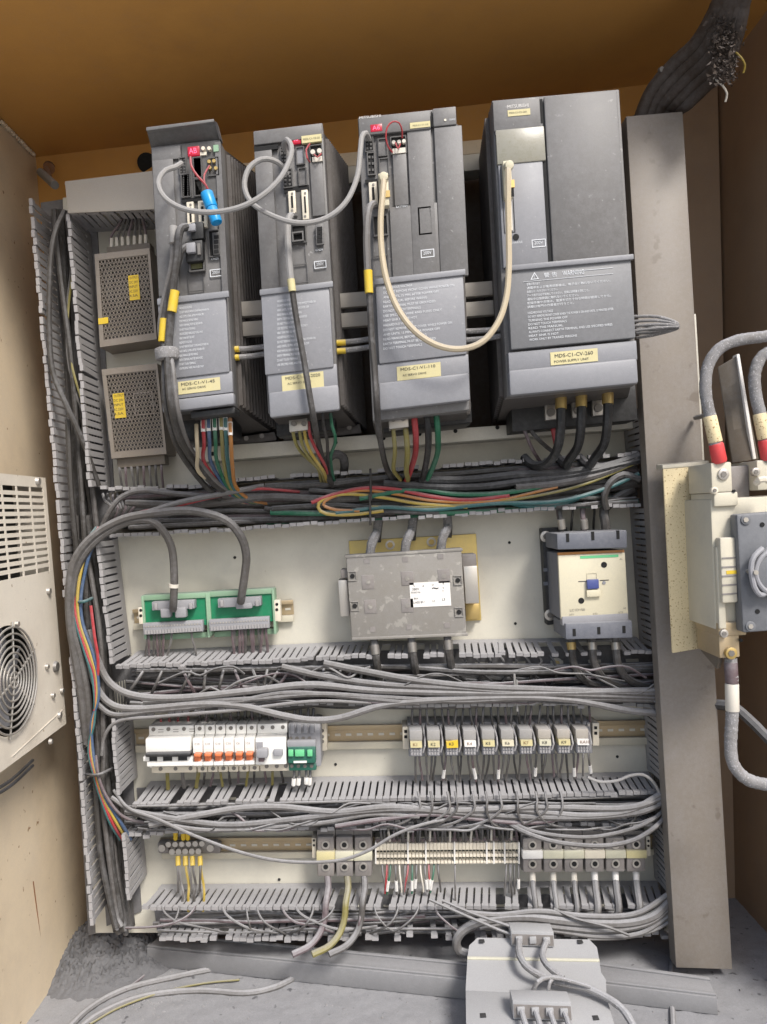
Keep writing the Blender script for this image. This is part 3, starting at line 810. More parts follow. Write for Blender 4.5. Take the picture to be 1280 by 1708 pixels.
for x, y in ((522, 253), (533, 251)): F.cyl(MB(), x, y, 4, .001, .006, 12).build('terminal', M['ferr'], d2)
F.part('terminal_block', M['ferr'], d2, 521, 262, 538, 268, .001, .005)
F.part('groove', M['hole'], d2, 474, 313, 516, 317, 0, .0014)
F.part('divider', M['drivedk'], d2, 478, 317, 517, 364, 0, .0008)
connector(F, d2, 480.5, 319, 494.5, 354); connector(F, d2, 502.5, 317, 516, 365)
connector(F, d2, 481, 355, 493, 366, slot=False)
pocket(F, d2, 486, 376, 512, 404, 'plug_well')
F.recess(MB(), 487, 387, 507, 401, 2.2, 0, .006).build('empty_socket', M['drive'], d2)
F.recess(MB(), 486, 404, 512, 440, 1, 0, .0014).build('cover_panel', M['drive'], d2)
F.recess(MB(), 489, 441, 515, 470, 1, 0, .0014).build('cover_panel', M['drive'], d2)
p = F.part('motor_plug', M['drive'], d2, 526, 374, 541, 407, 0, .005, .0005)
for y in (381, 388, 395, 402): F.box(MB(), 529, y - 2.4, 538, y + 2.4, .0045, .0058).build('pin', M['hole'], p)
F.text('CN20', 527, 419, 3.5, .0008, M['print'], d2, wpx=12)
voltage_mark(F, d2, 524, 436, 21, 10)
F.part('label_cover', M['drivelt'], d2, 435, 486, 557, 612, 0, .010, .0015)
F.part('cover_lip', M['drivelt'], d2, 433, 483, 556, 478, .008, .0125, .0008)
F.part('step_cover', M['drivelt'], d2, 446, 620, 564, 645, 0, .0075, .0012)
F.part('lower_cover', M['drivelt'], d2, 448, 655, 567, 683, 0, .013, .0025)
F.part('name_plate', M['sticker'], d2, 470, 627, 541, 646, .0077, .0083)
F.text('MDS-C1-V2-2020', 477, 634, 5, .0087, M['printdk'], d2, wpx=58); F.text('AC SERVO DRIVE', 480, 642, 3.5, .0087, M['printdk'], d2, wpx=40)
print_lines(F, d2, 463, 498, 530, 612, 15, .0106, 5, words=CAUTION)
F.part('terminal_block', M['black'], d2, 460, 694, 560, 716, -.13, -.09, .001)
q = [P(470, 722, -.04), P(600, 707, -.04), P(604, 722, -.04), P(474, 738, -.04)]
MB().hexa(q, [p + Vector((0, .03, 0)) for p in q]).build('mounting_flange', M['sink'], d2, .001)
for x, y in ((555, 717), (583, 713)): MB().cone(P(x, y, -.04), P(x, y, -.045), .0035, .0035, 10).build('screw', M['steeldk'], d2)
p = F.part('earth_terminal', M['steel'], d2, 482, 701, 514, 717, -.05, -.03, .0008)
for x in (490, 507): F.cyl(MB(), x, 706, 4.5, -.031, -.026, 12).build('screw', M['steeldk'], p)

# ---- third drive
d3 = thing('servo_drive', 'wide servo drive third from the left, with a plain right panel and a rectangular window', 'servo drive', P(700, 680, YD), 'servo drives in a row at the top of the cabinet')
F = drive_body(d3, [(597, 194), (761, 177), (784, 683), (622, 702)], [(606, 290), (756, 272), (778, 728), (632, 745)])
F3 = F
F.part('top_cap', M['drive'], d3, 598, 196, 719, 214, -.001, .005, .001)
F.part('right_cap', M['drive'], d3, 722, 181, 762, 207, -.001, .005, .001)
F.text('MITSUBISHI', 600, 198.5, 4, .0054, M['stickerw'], d3, wpx=36)
F.cyl(MB(), 743, 200, 2, .004, .0058, 10).build('lamp', M['ivory'], d3)
F.text('CHARGE', 750, 201, 3, .0054, M['print'], d3, wpx=10)
F.part('model_label', M['sticker'], d3, 684, 205, 718, 211, 0, .0058)
F.text('MDS-C1-V1-110', 689, 211, 2.6, .0062, M['printdk'], d3, wpx=26)
F.part('right_panel', M['drive'], d3, 724, 213, 782, 459, -.001, .0035, .0012)
F.part('centre_panel', M['drive'], d3, 679, 217, 730, 459, -.001, .0030, .0008)
F.part('narrow_panel', M['drive'], d3, 655, 258, 682, 341, -.001, .0038, .0008)
F.part('lower_panel', M['drive'], d3, 650, 346, 735, 459, -.001, .0022, .0006)
F.part('groove', M['hole'], d3, 719, 186, 722, 212, 0, .0045)
F.part('display', M['led'], d3, 618, 208, 638, 218, 0, .0056, .0004)
F.text('A6', 622, 217, 7, .0061, bpy.data.materials['red_digits'], d3, 'display_digits', wpx=12)
pocket(F, d3, 608, 222, 624, 252, 'input_socket', pins=8); pocket(F, d3, 612, 254, 627, 291, 'input_socket', pins=6)
pocket(F, d3, 630, 231, 647, 259, 'cover_window', fill=M['drive']); pocket(F, d3, 632, 264, 650, 292, 'cover_window', fill=M['drive'])
pocket(F, d3, 651, 228, 679, 255, 'battery_socket')
for x, y in ((657, 237), (666, 236), (674, 235)): F.cyl(MB(), x, y, 3.2, .001, .006, 10).build('terminal', M['ferr'], d3)
F.part('terminal_block', M['ferr'], d3, 655, 248, 677, 254, .001, .005)
F.part('groove', M['hole'], d3, 609, 300, 630, 304, 0, .0014)
connector(F, d3, 615, 304, 631, 341)
p = F.part('encoder_plug', M['cream'], d3, 631, 289, 650, 342, 0, .012, .0012)
F.box(MB(), 642, 318, 651, 328, .011, .014).build('clip', M['brass'], p)
pocket(F, d3, 622, 360, 648, 392, 'plug_well')
F.recess(MB(), 622, 392, 648, 426, 1, 0, .0014).build('cover_panel', M['drivedk'], d3)
F.recess(MB(), 622, 427, 650, 459, 1, 0, .0014).build('cover_panel', M['drivedk'], d3)
p = pocket(F, d3, 697, 346, 721, 390, 'window', fill=M['drivedk'], rim=2.5)
F.box(MB(), 703, 353, 718, 388, .001, .002).build('window_cover', M['drive'], p)
F.text('BATTERY', 661, 347, 3, .0032, M['print'], d3, wpx=20)
voltage_mark(F, d3, 702, 417, 23, 11, .0032)
F.part('label_cover', M['drivelt'], d3, 626, 466, 779, 590, 0, .010, .0015)
F.part('cover_lip', M['drivelt'], d3, 624, 465, 777, 458, .008, .0125, .0008)
F.part('step_cover', M['drivelt'], d3, 630, 608, 783, 624, 0, .0075, .0012)
F.part('lower_cover', M['drivelt'], d3, 632, 639, 785, 667, 0, .013, .0025)
F.part('name_plate', M['sticker'], d3, 662, 612, 736, 627, .0077, .0083)
F.text('MDS-C1-V1-110', 669, 619, 5, .0087, M['printdk'], d3, wpx=58); F.text('AC SERVO DRIVE', 672, 628, 3.5, .0087, M['printdk'], d3, wpx=40)
print_lines(F, d3, 640, 476, 762, 585, 14, .0106, 8, words=CAUTION)
F.part('terminal_block', M['black'], d3, 638, 688, 788, 704, -.13, -.08, .001)
p = F.part('earth_terminal', M['steel'], d3, 648, 690, 682, 712, -.05, -.025, .0008)
for x in (656, 673): F.cyl(MB(), x, 698 - (x - 656) * .07, 5, -.026, -.020, 12).build('screw', M['steeldk'], p)

# ---- fourth drive
d4 = thing('power_supply_unit', 'widest grey drive unit at the right, with a white printed warning notice', 'drive unit', P(950, 650, YD), 'servo drives in a row at the top of the cabinet')
F = drive_body(d4, [(821, 166), (1034, 147), (1065, 640), (847, 661)], [(803, 268), (1010, 244), (1040, 690), (826, 716)], fins_right=False)
F4 = F
F.part('top_cap', M['drive'], d4, 822, 168, 903, 212, -.001, .004, .001)
F.part('right_panel', M['drive'], d4, 907, 160, 1048, 436, -.001, .004, .0025)
o = F.part('clear_door', mat('smoky_yellow_cover', (.25, .24, .19), .25, dust=.5, grime=.5, side=.12), d4, 827, 217, 911, 267, -.001, .0045, .001)
F.part('left_panel', M['drivelt'], d4, 831, 272, 915, 440, -.001, .003, .001)
F.part('lip', M['drive'], d4, 826, 213, 906, 218, -.001, .0035)
F.part('groove', M['hole'], d4, 905, 165, 909, 440, -.002, .0015)
F.text('MITSUBISHI', 847, 181, 5.5, .0044, M['stickerw'], d4, wpx=35)
F.part('model_label', M['sticker'], d4, 847, 184, 885, 191, 0, .0046)
F.text('MDS-C1-CV-260', 850, 190, 3, .0050, M['printdk'], d4, wpx=29)
p = F.part('encoder_plug', M['cream'], d4, 839, 268, 856, 330, 0, .012, .0012)
F.box(MB(), 850, 300, 859, 312, .011, .014).build('clip', M['brass'], p)
F.box(MB(), 851, 314, 858, 327, .011, .013).build('slot', M['hole'], p)
pocket(F, d4, 834, 274, 841, 330, 'slot_frame')
p = pocket(F, d4, 838, 331, 860, 388, 'socket_well', fill=M['drivedk'])
F.box(MB(), 847, 335, 856, 384, .0005, .005).build('insert', M['ferr'], p)
F.cyl(MB(), 861, 395, 5.2, .002, .0042, 16).build('lamp_hole', M['hole'], d4)
F.text('CHARGE', 852, 407, 3.5, .0034, M['print'], d4, wpx=20)
voltage_mark(F, d4, 887, 400, 24, 11, .0037)
F.part('warning_cover', M['drivewarn'], d4, 846, 451, 1061, 563, 0, .012, .0015)
F.part('cover_lip', M['drivelt'], d4, 844, 443, 1058, 432, .010, .0155, .001)
F.part('step_cover', M['drivelt'], d4, 848, 588, 1064, 600, 0, .0085, .0012)
F.part('lower_cover', M['drivelt'], d4, 849, 618, 1066, 639, 0, .014, .003)
F.part('name_plate', M['sticker'], d4, 918, 588, 998, 602, .0087, .0093)
F.text('MDS-C1-CV-260', 926, 597, 6, .0097, M['printdk'], d4, wpx=64); F.text('POWER SUPPLY UNIT', 925, 605.5, 4, .0097, M['printdk'], d4, wpx=58)
D_ = .0126
def tri(x, y, s):
    u, v = F.inv(x, y, D_); k = (F.p(u, v) - CAM).dot(FW) / FOC * s
    c = F.p(u, v, D_); ux = (F.p(1, v) - F.p(0, v)).normalized(); uz = Vector((0, 0, 1))
    po = [c + uz * k, c - ux * k - uz * k * .7, c + ux * k - uz * k * .7]; ce = sum(po, Vector()) / 3
    pi_ = [ce + (q - ce) * .72 for q in po]; m = MB()
    for i in range(3):
        j = (i + 1) % 3
        m.quad([po[i], po[j], pi_[j], pi_[i]])
    m.build('warning_triangle', M['print'], d4, smooth=False)
    F.text('!', x - .8, y + 3, s * .9, D_, M['print'], d4)
tri(892, 461, 7)
F.text('\u8b66 \u544a', 908, 463, 8, D_, M['print'], d4, wpx=22)
F.text('WARNING', 939, 460, 8, D_, M['print'], d4, wpx=36)
F.box(MB(), 873, 470, 1023, 456.5, .0118, D_).build('rule_line', M['print'], d4)
F.box(MB(), 953, 452.5, 1023, 446.7, .0118, D_).build('rule_line', M['print'], d4)
JP = [('\u611f\u96fb\u306e\u6050\u308c\u3042\u308a', 22), ('\u901a\u96fb\u4e2d\u304a\u3088\u3073\u96fb\u6e90\u906e\u65ad\u5f8c\u306f\u3001\u7aef\u5b50\u53f0\u306b\u89e6\u308c\u306a\u3044\u3067\u304f\u3060\u3055\u3044\u3002', 140), ('\u8868\u9762\u30ab\u30d0\u30fc\u3092\u5916\u3055\u306a\u3044\u3067\u304f\u3060\u3055\u3044\u3002', 52),
      ('\u30a2\u30fc\u30b9\u7aef\u5b50\u306f\u5fc5\u305a\u63a5\u5730\u3057\u3066\u304f\u3060\u3055\u3044\u3002\u914d\u7dda\u306f\u8aac\u660e\u66f8\u3092\u8aad\u3080\u3053\u3068\u3002', 104), ('\u904b\u8ee2\u4e2d\u306f\u653e\u71b1\u5668\u306b\u89e6\u308c\u306a\u3044\u3067\u304f\u3060\u3055\u3044\u3002', 86), ('\u914d\u7dda\u4f5c\u696d\u3084\u70b9\u691c\u306f\u3001\u96fb\u6e90\u3092\u5207\u308a\u5341\u5206\u306a\u6642\u9593\u304c\u7d4c\u904e\u3057\u3066\u304b\u3089\u3002', 140), ('\u8abf\u6574\u306f\u5c02\u9580\u306e\u4f5c\u696d\u8005\u304c\u884c\u3046\u3053\u3068\u3002', 78)]
for i, (s, w) in enumerate(JP):
    F.text(s, 879 + i * .25, 476.5 + i * 6.3, 4.4, D_, M['print'], d4, wpx=w)
EN = [('HAZARDOUS VOLTAGE', 42), ('DO NOT REMOVE FRONT COVER WHEN THE POWER IS ON AND UNTIL 15 MINUTES AFTER', 143), ('TURNING THE POWER OFF', 66), ('DO NOT TOUCH TERMINALS', 64), ('READ THE MANUAL', 58), ('ALWAYS CONNECT EARTH TERMINAL AND USE SPECIFIED WIRES', 140), ('HEAT SINK IS HOT', 50), ('WORK ONLY BY TRAINED PERSONS', 80)]
for i, (s, w) in enumerate(EN):
    F.text(s, 881 + i * .3, 524 + i * 6.4, 3.8, D_, M['print'], d4, wpx=w)
F.part('terminal_block', M['black'], d4, 852, 661, 1064, 700, -.15, -.10, .001)
for x in (921, 966, 1000):
    y = 687 - (x - 921) * .09
    p = F.part('terminal', M['steel'], d4, x - 12, y - 12, x + 10, y + 12, -.10, -.092, .001)
    F.cyl(MB(), x - 1, y, 7, -.0925, -.086, 14).build('bolt', M['steeldk'], p)
q = [P(1025, 664, -.06), P(1043, 662, -.06), P(1045, 700, -.06), P(1020, 702, -.06)]
MB().hexa(q, [p + Vector((0, .02, 0)) for p in q]).build('mounting_tab', M['plate'], d4, .001)

# ------------------------------------------------------------ bars, jumpers between drives
bg_ = 'beige busbars that join the drives'
for i, (q, nm) in enumerate((([(366, 506), (846, 466), (847, 489), (367, 531)], 'upper'), ([(368, 540), (847, 498), (848, 522), (369, 564)], 'lower'))):
    f = [P(x, y, -.150) for x, y in q]
    o = MB().hexa(f, [p + Vector((0, .012, 0)) for p in f]).build('busbar', M['bar'], None, .001)
    tag(o, nm + ' of the two beige busbars running behind the label covers of the drives', 'busbar', bg_)
for (xa, ya, xb, yb, wh) in ((384, 583, 447, 577, 'first and second drives, upper'), (384, 597, 447, 589, 'first and second drives, lower'), (562, 572, 632, 562, 'second and third drives, upper'), (562, 586, 632, 575, 'second and third drives, lower'), (778, 553, 852, 545, 'third drive and widest unit, upper'), (778, 568, 852, 557, 'third drive and widest unit, lower')):
    t = thing('jumper_cable', 'short dusty jumper between the ' + wh + ' one' + ('' if 'third drive and' in wh else ', yellow sleeve at its left'), 'cable', P(xa, ya, -.17), 'short jumpers between the drives')
    wire([(xa - 6, ya, -.175), ((xa + xb) / 2, (ya + yb) / 2 + 1.5, -.172), (xb + 4, yb, -.175)], 9, M['ccoat'], '', parent=t, name='wire')
    if 'third drive and' not in wh:
        a, b = P(xa, ya, -.176), P(xa + 15, ya - 1, -.176)
        MB().cone(a, b, .0039, .0039, 12).build('sleeve', M['yellow'], t)
for k in range(4):
    wire([(1058, 528 + k * 8, -.16), (1095, 528 + k * 6.5, -.175), (1124, 536 + k * 3, -.18), (1132, 543 + k * 1.2, -.178), (1118, 549 + k, -.172), (1085, 545 + k * 5, -.16), (1062, 542 + k * 7, -.15)], 5.2, M['ccoat'], ('topmost', 'second', 'third', 'lowest')[k] + ' of four thin dusty wires looping out at the right of the widest unit', 'thin loops right of the widest unit', 'wire', 'wire', n=7)
# ------------------------------------------------------------ power supplies
def perforated(F, mb, u0, v0, u1, v1, nx, ny, d, rr):
    """a sheet with round holes in staggered rows"""
    for j in range(ny):
        off = .25 if j % 2 else -.25
        for i in range(nx):
            cu, cv = u0 + (u1 - u0) * (i + .5 + off * .98) / nx, v0 + (v1 - v0) * (j + .5) / ny
            a0 = u0 + (u1 - u0) * (i + off) / nx; a1 = a0 + (u1 - u0) / nx
            b0 = v0 + (v1 - v0) * j / ny; b1 = b0 + (v1 - v0) / ny
            k = len(mb.v); hw, hh = (a1 - a0) / 2, (b1 - b0) / 2
            for q in range(8):
                a = math.pi / 8 + q * math.pi / 4; c_, s_ = math.cos(a), math.sin(a); e = 1 / max(abs(c_), abs(s_))
                mb.v.append(F.p(cu + c_ * e * hw, cv + s_ * e * hh, d))
            for q in range(8):
                a = math.pi / 8 + q * math.pi / 4
                mb.v.append(F.p(cu + math.cos(a) * hw * rr, cv + math.sin(a) * hh * rr, d))
            for q in range(8):
                z = (q + 1) % 8; mb.f.append((k + q, k + z, k + 8 + z, k + 8 + q))
def psu(quad, label, stickers, holes):
    Y = -.052
    t = thing('power_supply', label, 'power supply', P((quad[2][0] + quad[3][0]) / 2, quad[3][1], Y), 'perforated power supplies at the left')
    F = Fr(quad, Y)
    m = MB(); perforated(F, m, .04, .05, .96, .95, holes[0], holes[1], 0, .74)
    o = m.build('perforated_cover', M['perf'], t, smooth=False, recalc=False)
    m = MB(); F.uvbox(m, -.03, -.02, 1.0, .05, -.003, .0008); m.build('top_edge', M['perf'], t)
    m = MB(); F.uvbox(m, -.03, .945, 1.0, 1.02, -.003, .0008); m.build('bottom_edge', M['perf'], t)
    m = MB(); F.uvbox(m, -.03, .05, .045, .945, -.003, .0006); m.build('left_edge', M['perf'], t)
    m = MB(); F.uvbox(m, .955, .05, 1.0, .945, -.003, .0006); m.build('right_edge', M['perf'], t)
    m = MB(); F.uvbox(m, -.03, -.02, -.01, 1.02, -.05, -.003); F.uvbox(m, .98, -.02, 1.0, 1.02, -.05, -.003)
    F.uvbox(m, -.01, -.02, .98, 0, -.05, -.003); F.uvbox(m, -.01, 1.0, .98, 1.02, -.05, -.003)
    m.build('casing', M['perf'], t)
    m = MB(); F.uvbox(m, 0, 0, .97, .99, -.03, -.028); m.build('circuit_board', M['perfin'], t)
    for k in range(5):
        F.uvbox(MB(), .1 + .16 * k, .15 + .1 * (k % 3), .22 + .16 * k, .5 + .1 * (k % 2), -.028, -.010).build('component', M['perfin'], t)
    for (x0, y0, x1, y1) in stickers:
        p = F.part('label', M['yellow'], t, x0, y0, x1, y1, .0008, .0014)
        h = y1 - y0
        if h > 15:
            for r_ in range(5):
                F.text(('OUTPUT', 'DC 24V', 'INPUT', 'AC 220V', '4.5A')[r_], x0 + 2.5, y0 + h * (r_ + .8) / 5.2, h / 9, .0017, M['printdk'], t, wpx=(x1 - x0) * .7)
    return t, F
t1_, Fp = psu([(161, 427), (250, 417), (262, 563), (170, 576)], 'upper perforated metal power supply, two yellow labels on its front', [(214, 460, 234, 499), (164, 531, 181, 539)], (14, 20))
tb = Fp.part('terminal_strip', M['brownp'], t1_, 178, 412, 252, 426, -.03, -.008, .001)
t2_, Fq = psu([(173, 619), (263, 609), (278, 754), (189, 762)], 'lower perforated metal power supply, one bright yellow label near its left edge', [(188, 657, 211, 696)], (14, 20))
Fq.recess(MB(), 222, 656, 258, 690, 1.2, .0006, .0012).build('embossed_mark', M['perf'], t2_)
tb = Fq.part('terminal_strip', M['brownp'], t2_, 194, 762, 276, 774, -.03, -.008, .001)
for k in range(7):
    x = 186 + k * 9.6
    t = thing('wire', 'dark wire with pale sleeve on top of the upper power supply, ' + nth(k) + ' from the left', 'wire', P(x, 418, -.035), 'wires into the top of the upper power supply')
    wire([(x, 420 - k * 1.0, -.040), (x + rnd.uniform(-2, 2), 395 - k, -.045), (x + (12 - k * 2.5), 376, -.05), (x + 25 - k * 5, 352, -.04)], 4.6, M['cgrey'] if k % 3 else M['cpurple'], '', parent=t, name='wire_core', n=6)
    a, b = P(x, 417 - k * 1.0, -.040), P(x + rnd.uniform(-1, 1), 397 - k, -.0447)
    MB().cone(a, b, .0027, .0025, 8).build('sleeve', M['ferr'], t)
for k in range(8):
    x = 199 + k * 10
    wire([(x, 770 - k * .5, -.035), (x + 1, 785, -.045), (x + 3 + rnd.uniform(-2, 2), 806, -.04), (x + 6, 826, -.03)], 4.4, (M['cgrey'], M['cpurple'], M['cgrey2'])[k % 3], 'thin wire hanging under the lower power supply, ' + nth(k) + ' from the left', 'wires under the lower power supply', 'wire', 'wire', n=6)

# ------------------------------------------------------------ DIN rails
def din(name_label, px, Y=-.006, slots=None):
    t = thing('din_rail', name_label, 'DIN rail', P(px[3][0], px[3][1], Y), 'DIN rails')
    F = Fr(px, Y)
    m = MB(); F.uvbox(m, 0, .16, 1, .70, -.003, -.002); m.build('web', M['din'], t)
    m = MB(); F.uvbox(m, 0, 0, 1, .20, -.001, .004); m.build('upper_lip', M['din'], t, .0008)
    m = MB(); F.uvbox(m, 0, .70, 1, 1, -.001, .005); m.build('lower_lip', M['beigep'], t, .0008)
    L = px[1][0] - px[0][0]; n = int(L / 18)
    for i in range(n):
        a = (i + .5) / n
        m = MB(); F.uvbox(m, a - 4.5 / L, .38, a + 4.5 / L, .48, -.002, -.0012); m.build('slot', M['plate'], t)
    return t
din('DIN rail between the breakers and the relays', [(225, 1215), (1082, 1200), (1084, 1240), (228, 1254)])
din('short DIN rail stub at the right end of the green circuit boards', [(222, 1016), (489, 1000), (491, 1036), (225, 1050)])
din('lowest DIN rail behind the terminal blocks', [(268, 1397), (1088, 1390), (1090, 1424), (272, 1431)])

# ------------------------------------------------------------ green circuit boards
def stubs(n, x0, x1, y0, y1, Y0, Y1, w, mats, label, group, drift=6, jx=2, name='wire', fer=0, over=0):
    for k in range(n):
        a = (k + .5) / n; x = x0 + (x1 - x0) * a + rnd.uniform(-jx, jx); dx = rnd.uniform(-drift, drift)
        ya = y0[0] + (y0[1] - y0[0]) * a; yb = y1[0] + (y1[1] - y1[0]) * a + rnd.uniform(-3, 3)
        lb = label if n == 1 else label + ', ' + nth(k) + ' from the left'; mm = mats[k % len(mats)] if isinstance(mats, (list, tuple)) else mats
        pts = [(x, ya, Y0), (x + dx * .2, ya + (yb - ya) * .35, (Y0 + Y1) / 2 - .006), (x + dx * .8, ya + (yb - ya) * .75, Y1 - .003), (x + dx, yb, Y1)]
        if fer and rnd.random() < fer:
            t = thing(name, lb, 'wire', P(x, yb, Y1), group)
            wire(pts, w, M[mm], '', parent=t, name='wire_core', n=6)
            p3, _ = tubepath(pts, w)
            i0 = int(len(p3) * .45); i1 = min(len(p3) - 1, int(len(p3) * .8))
            MB().tube(p3[i0:i1 + 1], pxsize(w * .85, Y0), 7).build('marker_sleeve', M['stickerw'], t, recalc=False)
        else:
            wire(pts, w, M[mm], lb, group, 'wire', name, n=6)
for i, (tl, tr_, br_, bl, lab, conn) in enumerate((((239, 999), (346, 994), (349, 1046), (243, 1052), 'left green circuit board with a dusty ribbon plug and grey cable', (253, 1004, 325, 1015)),
        ((349, 993), (456, 987), (459, 1040), (352, 1046), 'right green circuit board with a dusty ribbon plug and grey cable', (363, 999, 436, 1010)))):
    t = thing('terminal_board', lab, 'circuit board', P((bl[0] + br_[0]) / 2, bl[1], -.03), 'two green circuit boards on a rail')
    F = Fr([tl, tr_, br_, bl], -.036)
    m = MB(); F.uvbox(m, .02, .05, .98, .92, -.0016, 0); m.build('board', M['pcb'], t)
    m = MB(); F.uvbox(m, -.01, -.12, 1.01, .05, -.020, .003); m.build('carrier_edge', M['greenp'], t, .0008)
    m = MB(); F.uvbox(m, -.02, -.10, .02, 1.25, -.020, .004); m.build('carrier_end', M['greenp'], t, .0008)
    m = MB(); F.uvbox(m, .98, -.10, 1.02, 1.32, -.020, .004); m.build('carrier_end', M['greenp'], t, .0008)
    m = MB(); F.uvbox(m, .02, 1.18, .98, 1.36, -.026, -.010); m.build('carrier_foot', M['greenp'], t, .0008)
    # screw terminal strip
    m = MB(); F.uvbox(m, .0, .74, .93, 1.10, 0, .010); tsr = m.build('terminal_strip', M['greyp'], t, .0008)
    for k in range(20):
        u = .02 + .90 * (k + .5) / 20
        a = F.p(u, .85, .0102); MB().cone(a, a + Vector((0, -.0006, 0)), .0013, .0013, 8).build('screw', M['steel'], tsr)
        F.uvbox(MB(), u - .016, .96, u + .016, 1.08, .0098, .0112).build('clamp', M['duct'], tsr)
    x0, y0, x1, y1 = conn
    p = F.part('ribbon_plug', M['greyp'], t, x0, y0, x1, y1, 0, .014, .001)
    F.box(MB(), x0 + 4, y0 + 2, x0 + 10, y1 + 2, .012, .017).build('latch', M['duct'], p, .0006)
    F.box(MB(), x1 - 10, y0 + 2, x1 - 4, y1 + 1, .012, .017).build('latch', M['duct'], p, .0006)
    if i == 0:
        F.part('cable_clamp', M['greyp'], t, x0 + 14, y1 + 1, x0 + 32, y1 + 15, .008, .020, .002)
        F.part('cable_clamp', M['greyp'], t, x0 + 38, y1 - 1, x0 + 58, y1 + 15, .008, .020, .002)
        F.part('end_clamp', M['ivory'], t, 230, 1013, 240, 1041, -.012, .004, .001)
        for y in (1018, 1027): F.cyl(MB(), 235, y, 2.6, .003, .0045, 10).build('hole', M['hole'], t)
    else:
        F.part('cable_clamp', M['greyp'], t, x0 + 30, y1 - 3, x0 + 58, y1 + 5, .008, .018, .002)
        F.part('end_clamp', M['ivory'], t, 456, 1001, 469, 1036, -.012, .004, .001)
        for y in (1008, 1017): F.cyl(MB(), 462, y, 2.6, .003, .0045, 10).build('hole', M['hole'], t)
stubs(6, 242, 275, (1058, 1054), (1096, 1094), -.034, -.03, 4, ['cgrey', 'cpurple'], 'thin wire dropping from the left green circuit board', 'wires under the left green circuit board', 3)
stubs(2, 270, 335, (1056, 1052), (1096, 1092), -.034, -.03, 4, ['cgrey2'], 'lone wire dropping from the middle of the left green circuit board', 'lone wires under the left green circuit board', 8)
stubs(10, 384, 446, (1048, 1044), (1092, 1088), -.034, -.03, 5, ['cpurple', 'cgrey', 'cpurple'], 'mauve grey wire dropping from the right green circuit board', 'wires under the right green circuit board', 4)

# ------------------------------------------------------------ brown grey module in the middle
t = thing('power_module', 'dusty grey covered power module with a white label, three cables above and three below', 'power module', P(680, 1067, -.06))
m = MB(); Z = Fr([(582, 902), (794, 890), (803, 1034), (592, 1045)], -.001); Z.uvbox(m, 0, 0, 1, 1, -.001, .0035); m.build('backing_plate', M['zincy'], t, .001)
for x, y in ((651, 909), (720, 904)):
    m = MB(); Z.cyl(m, x, y, 8, .003, .006, 16); p = m.build('washer', M['steel'], t); m = MB(); Z.cyl(m, x, y, 5, .006, .010, 6); m.build('bolt', M['brass'], p)
F = Fr([(577, 927), (770, 915), (779, 1059), (587, 1067)], -.072)
m = MB(); F.uvbox(m, .03, .03, .97, .97, -.066, -.010); m.build('body', M['reactor'], t, .002)
m = MB(); F.uvbox(m, 0, 0, 1, 1, -.012, 0); m.build('cover', M['reactor'], t, .002)
m = MB(); F.uvbox(m, -.01, -.005, 1.01, .03, -.03, .0012); m.build('cover_lip', M['reactor'], t, .001)
m = MB(); F.uvbox(m, 0, .975, 1.01, 1.01, -.03, .0012); m.build('cover_lip', M['reactor'], t, .001)
for x0, y0, x1, y1 in ((564, 968, 584, 1028), (773, 945, 800, 1006)):
    F.part('heat_sink_block', M['bar'] if 0 else M['steel'], t, x0, y0, x1, y1, -.045, -.012, .001)
F.part('side_bracket', M['tblock'], t, 568, 950, 586, 964, -.04, -.01, .002); F.part('side_bracket', M['tblock'], t, 770, 925, 796, 944, -.05, -.02, .002)
F.part('side_bracket', M['brass'], t, 776, 1008, 801, 1033, -.066, -.05, .001)
for x, y in ((588, 961), (592, 1011), (764, 968), (766, 1021)):
    p = F.recess(MB(), x - 8, y - 8, x + 8, y + 8, 2, -.001, .002).build('screw_recess', M['reactor'], t, .001)
    F.cyl(MB(), x, y, 4, -.001, .0012, 12).build('hole', M['hole'], p)
for x, y in ((614, 971), (680, 965), (741, 961), (618, 1012), (680, 1010)):
    p = F.part('moulded_pad', M['tblock'], t, x - 11, y - 11, x + 11, y + 11, -.001, .0008, .0004)
    F.cyl(MB(), x, y, 4, .0005, .0014, 12).build('boss', M['reactor'], p)
for x, y in ((612, 936), (676, 933), (735, 928), (622, 1050), (683, 1046), (746, 1043)):
    F.part('moulded_pad', M['tblock'], t, x - 5, y - 4, x + 5, y + 4, -.001, .0006)
F.part('label', M['stickerw'], t, 683, 972.5, 753, 1010, 0, .0008)
for s, x, y, h in (('V', 690, 979, 3), ('380V', 688, 985, 4), ('50/60 Hz', 686, 990, 3), ('A', 705, 979, 3), ('U', 721, 977, 3), ('R', 739, 975, 3), ('\u223c', 721, 983, 3), ('S', 739, 982, 3), ('T', 738, 988, 3), ('80A', 691, 1000, 3), ('CLASS B', 687, 1007, 3.5), ('L1', 705, 1005, 3), ('L2', 722, 1004, 3), ('L3', 738, 1002, 4)):
    F.text(s, x, y, h, .0011, M['printdk'], t)
ctop = 'dusty thick cables entering the top of the power module'
for k, (x, y, xt, yt) in enumerate(((617, 922, 632, 862), (675, 919, 690, 858), (735, 914, 745, 852))):
    wire([(x, y + 8, -.055), (x + 3, y - 14, -.062), (x + 8, y - 26, -.058), (x + 12, y - 36, -.03), (xt, yt, -.03)], 15, M['ccoat'], 'thick dusty cable into the top of the power module, ' + ('left', 'middle', 'right')[k] + ' of three', ctop, fuzz=.12)
    wire([(x + 14, y - 18, -.02), (x + 15, y - 35, -.022), (xt + 3, yt, -.025), (xt + 4, yt - 20, -.03)], 10, M['cdark'], 'dark cable behind the ' + ('left', 'middle', 'right')[k] + ' dusty cable at the top of the power module', ctop)
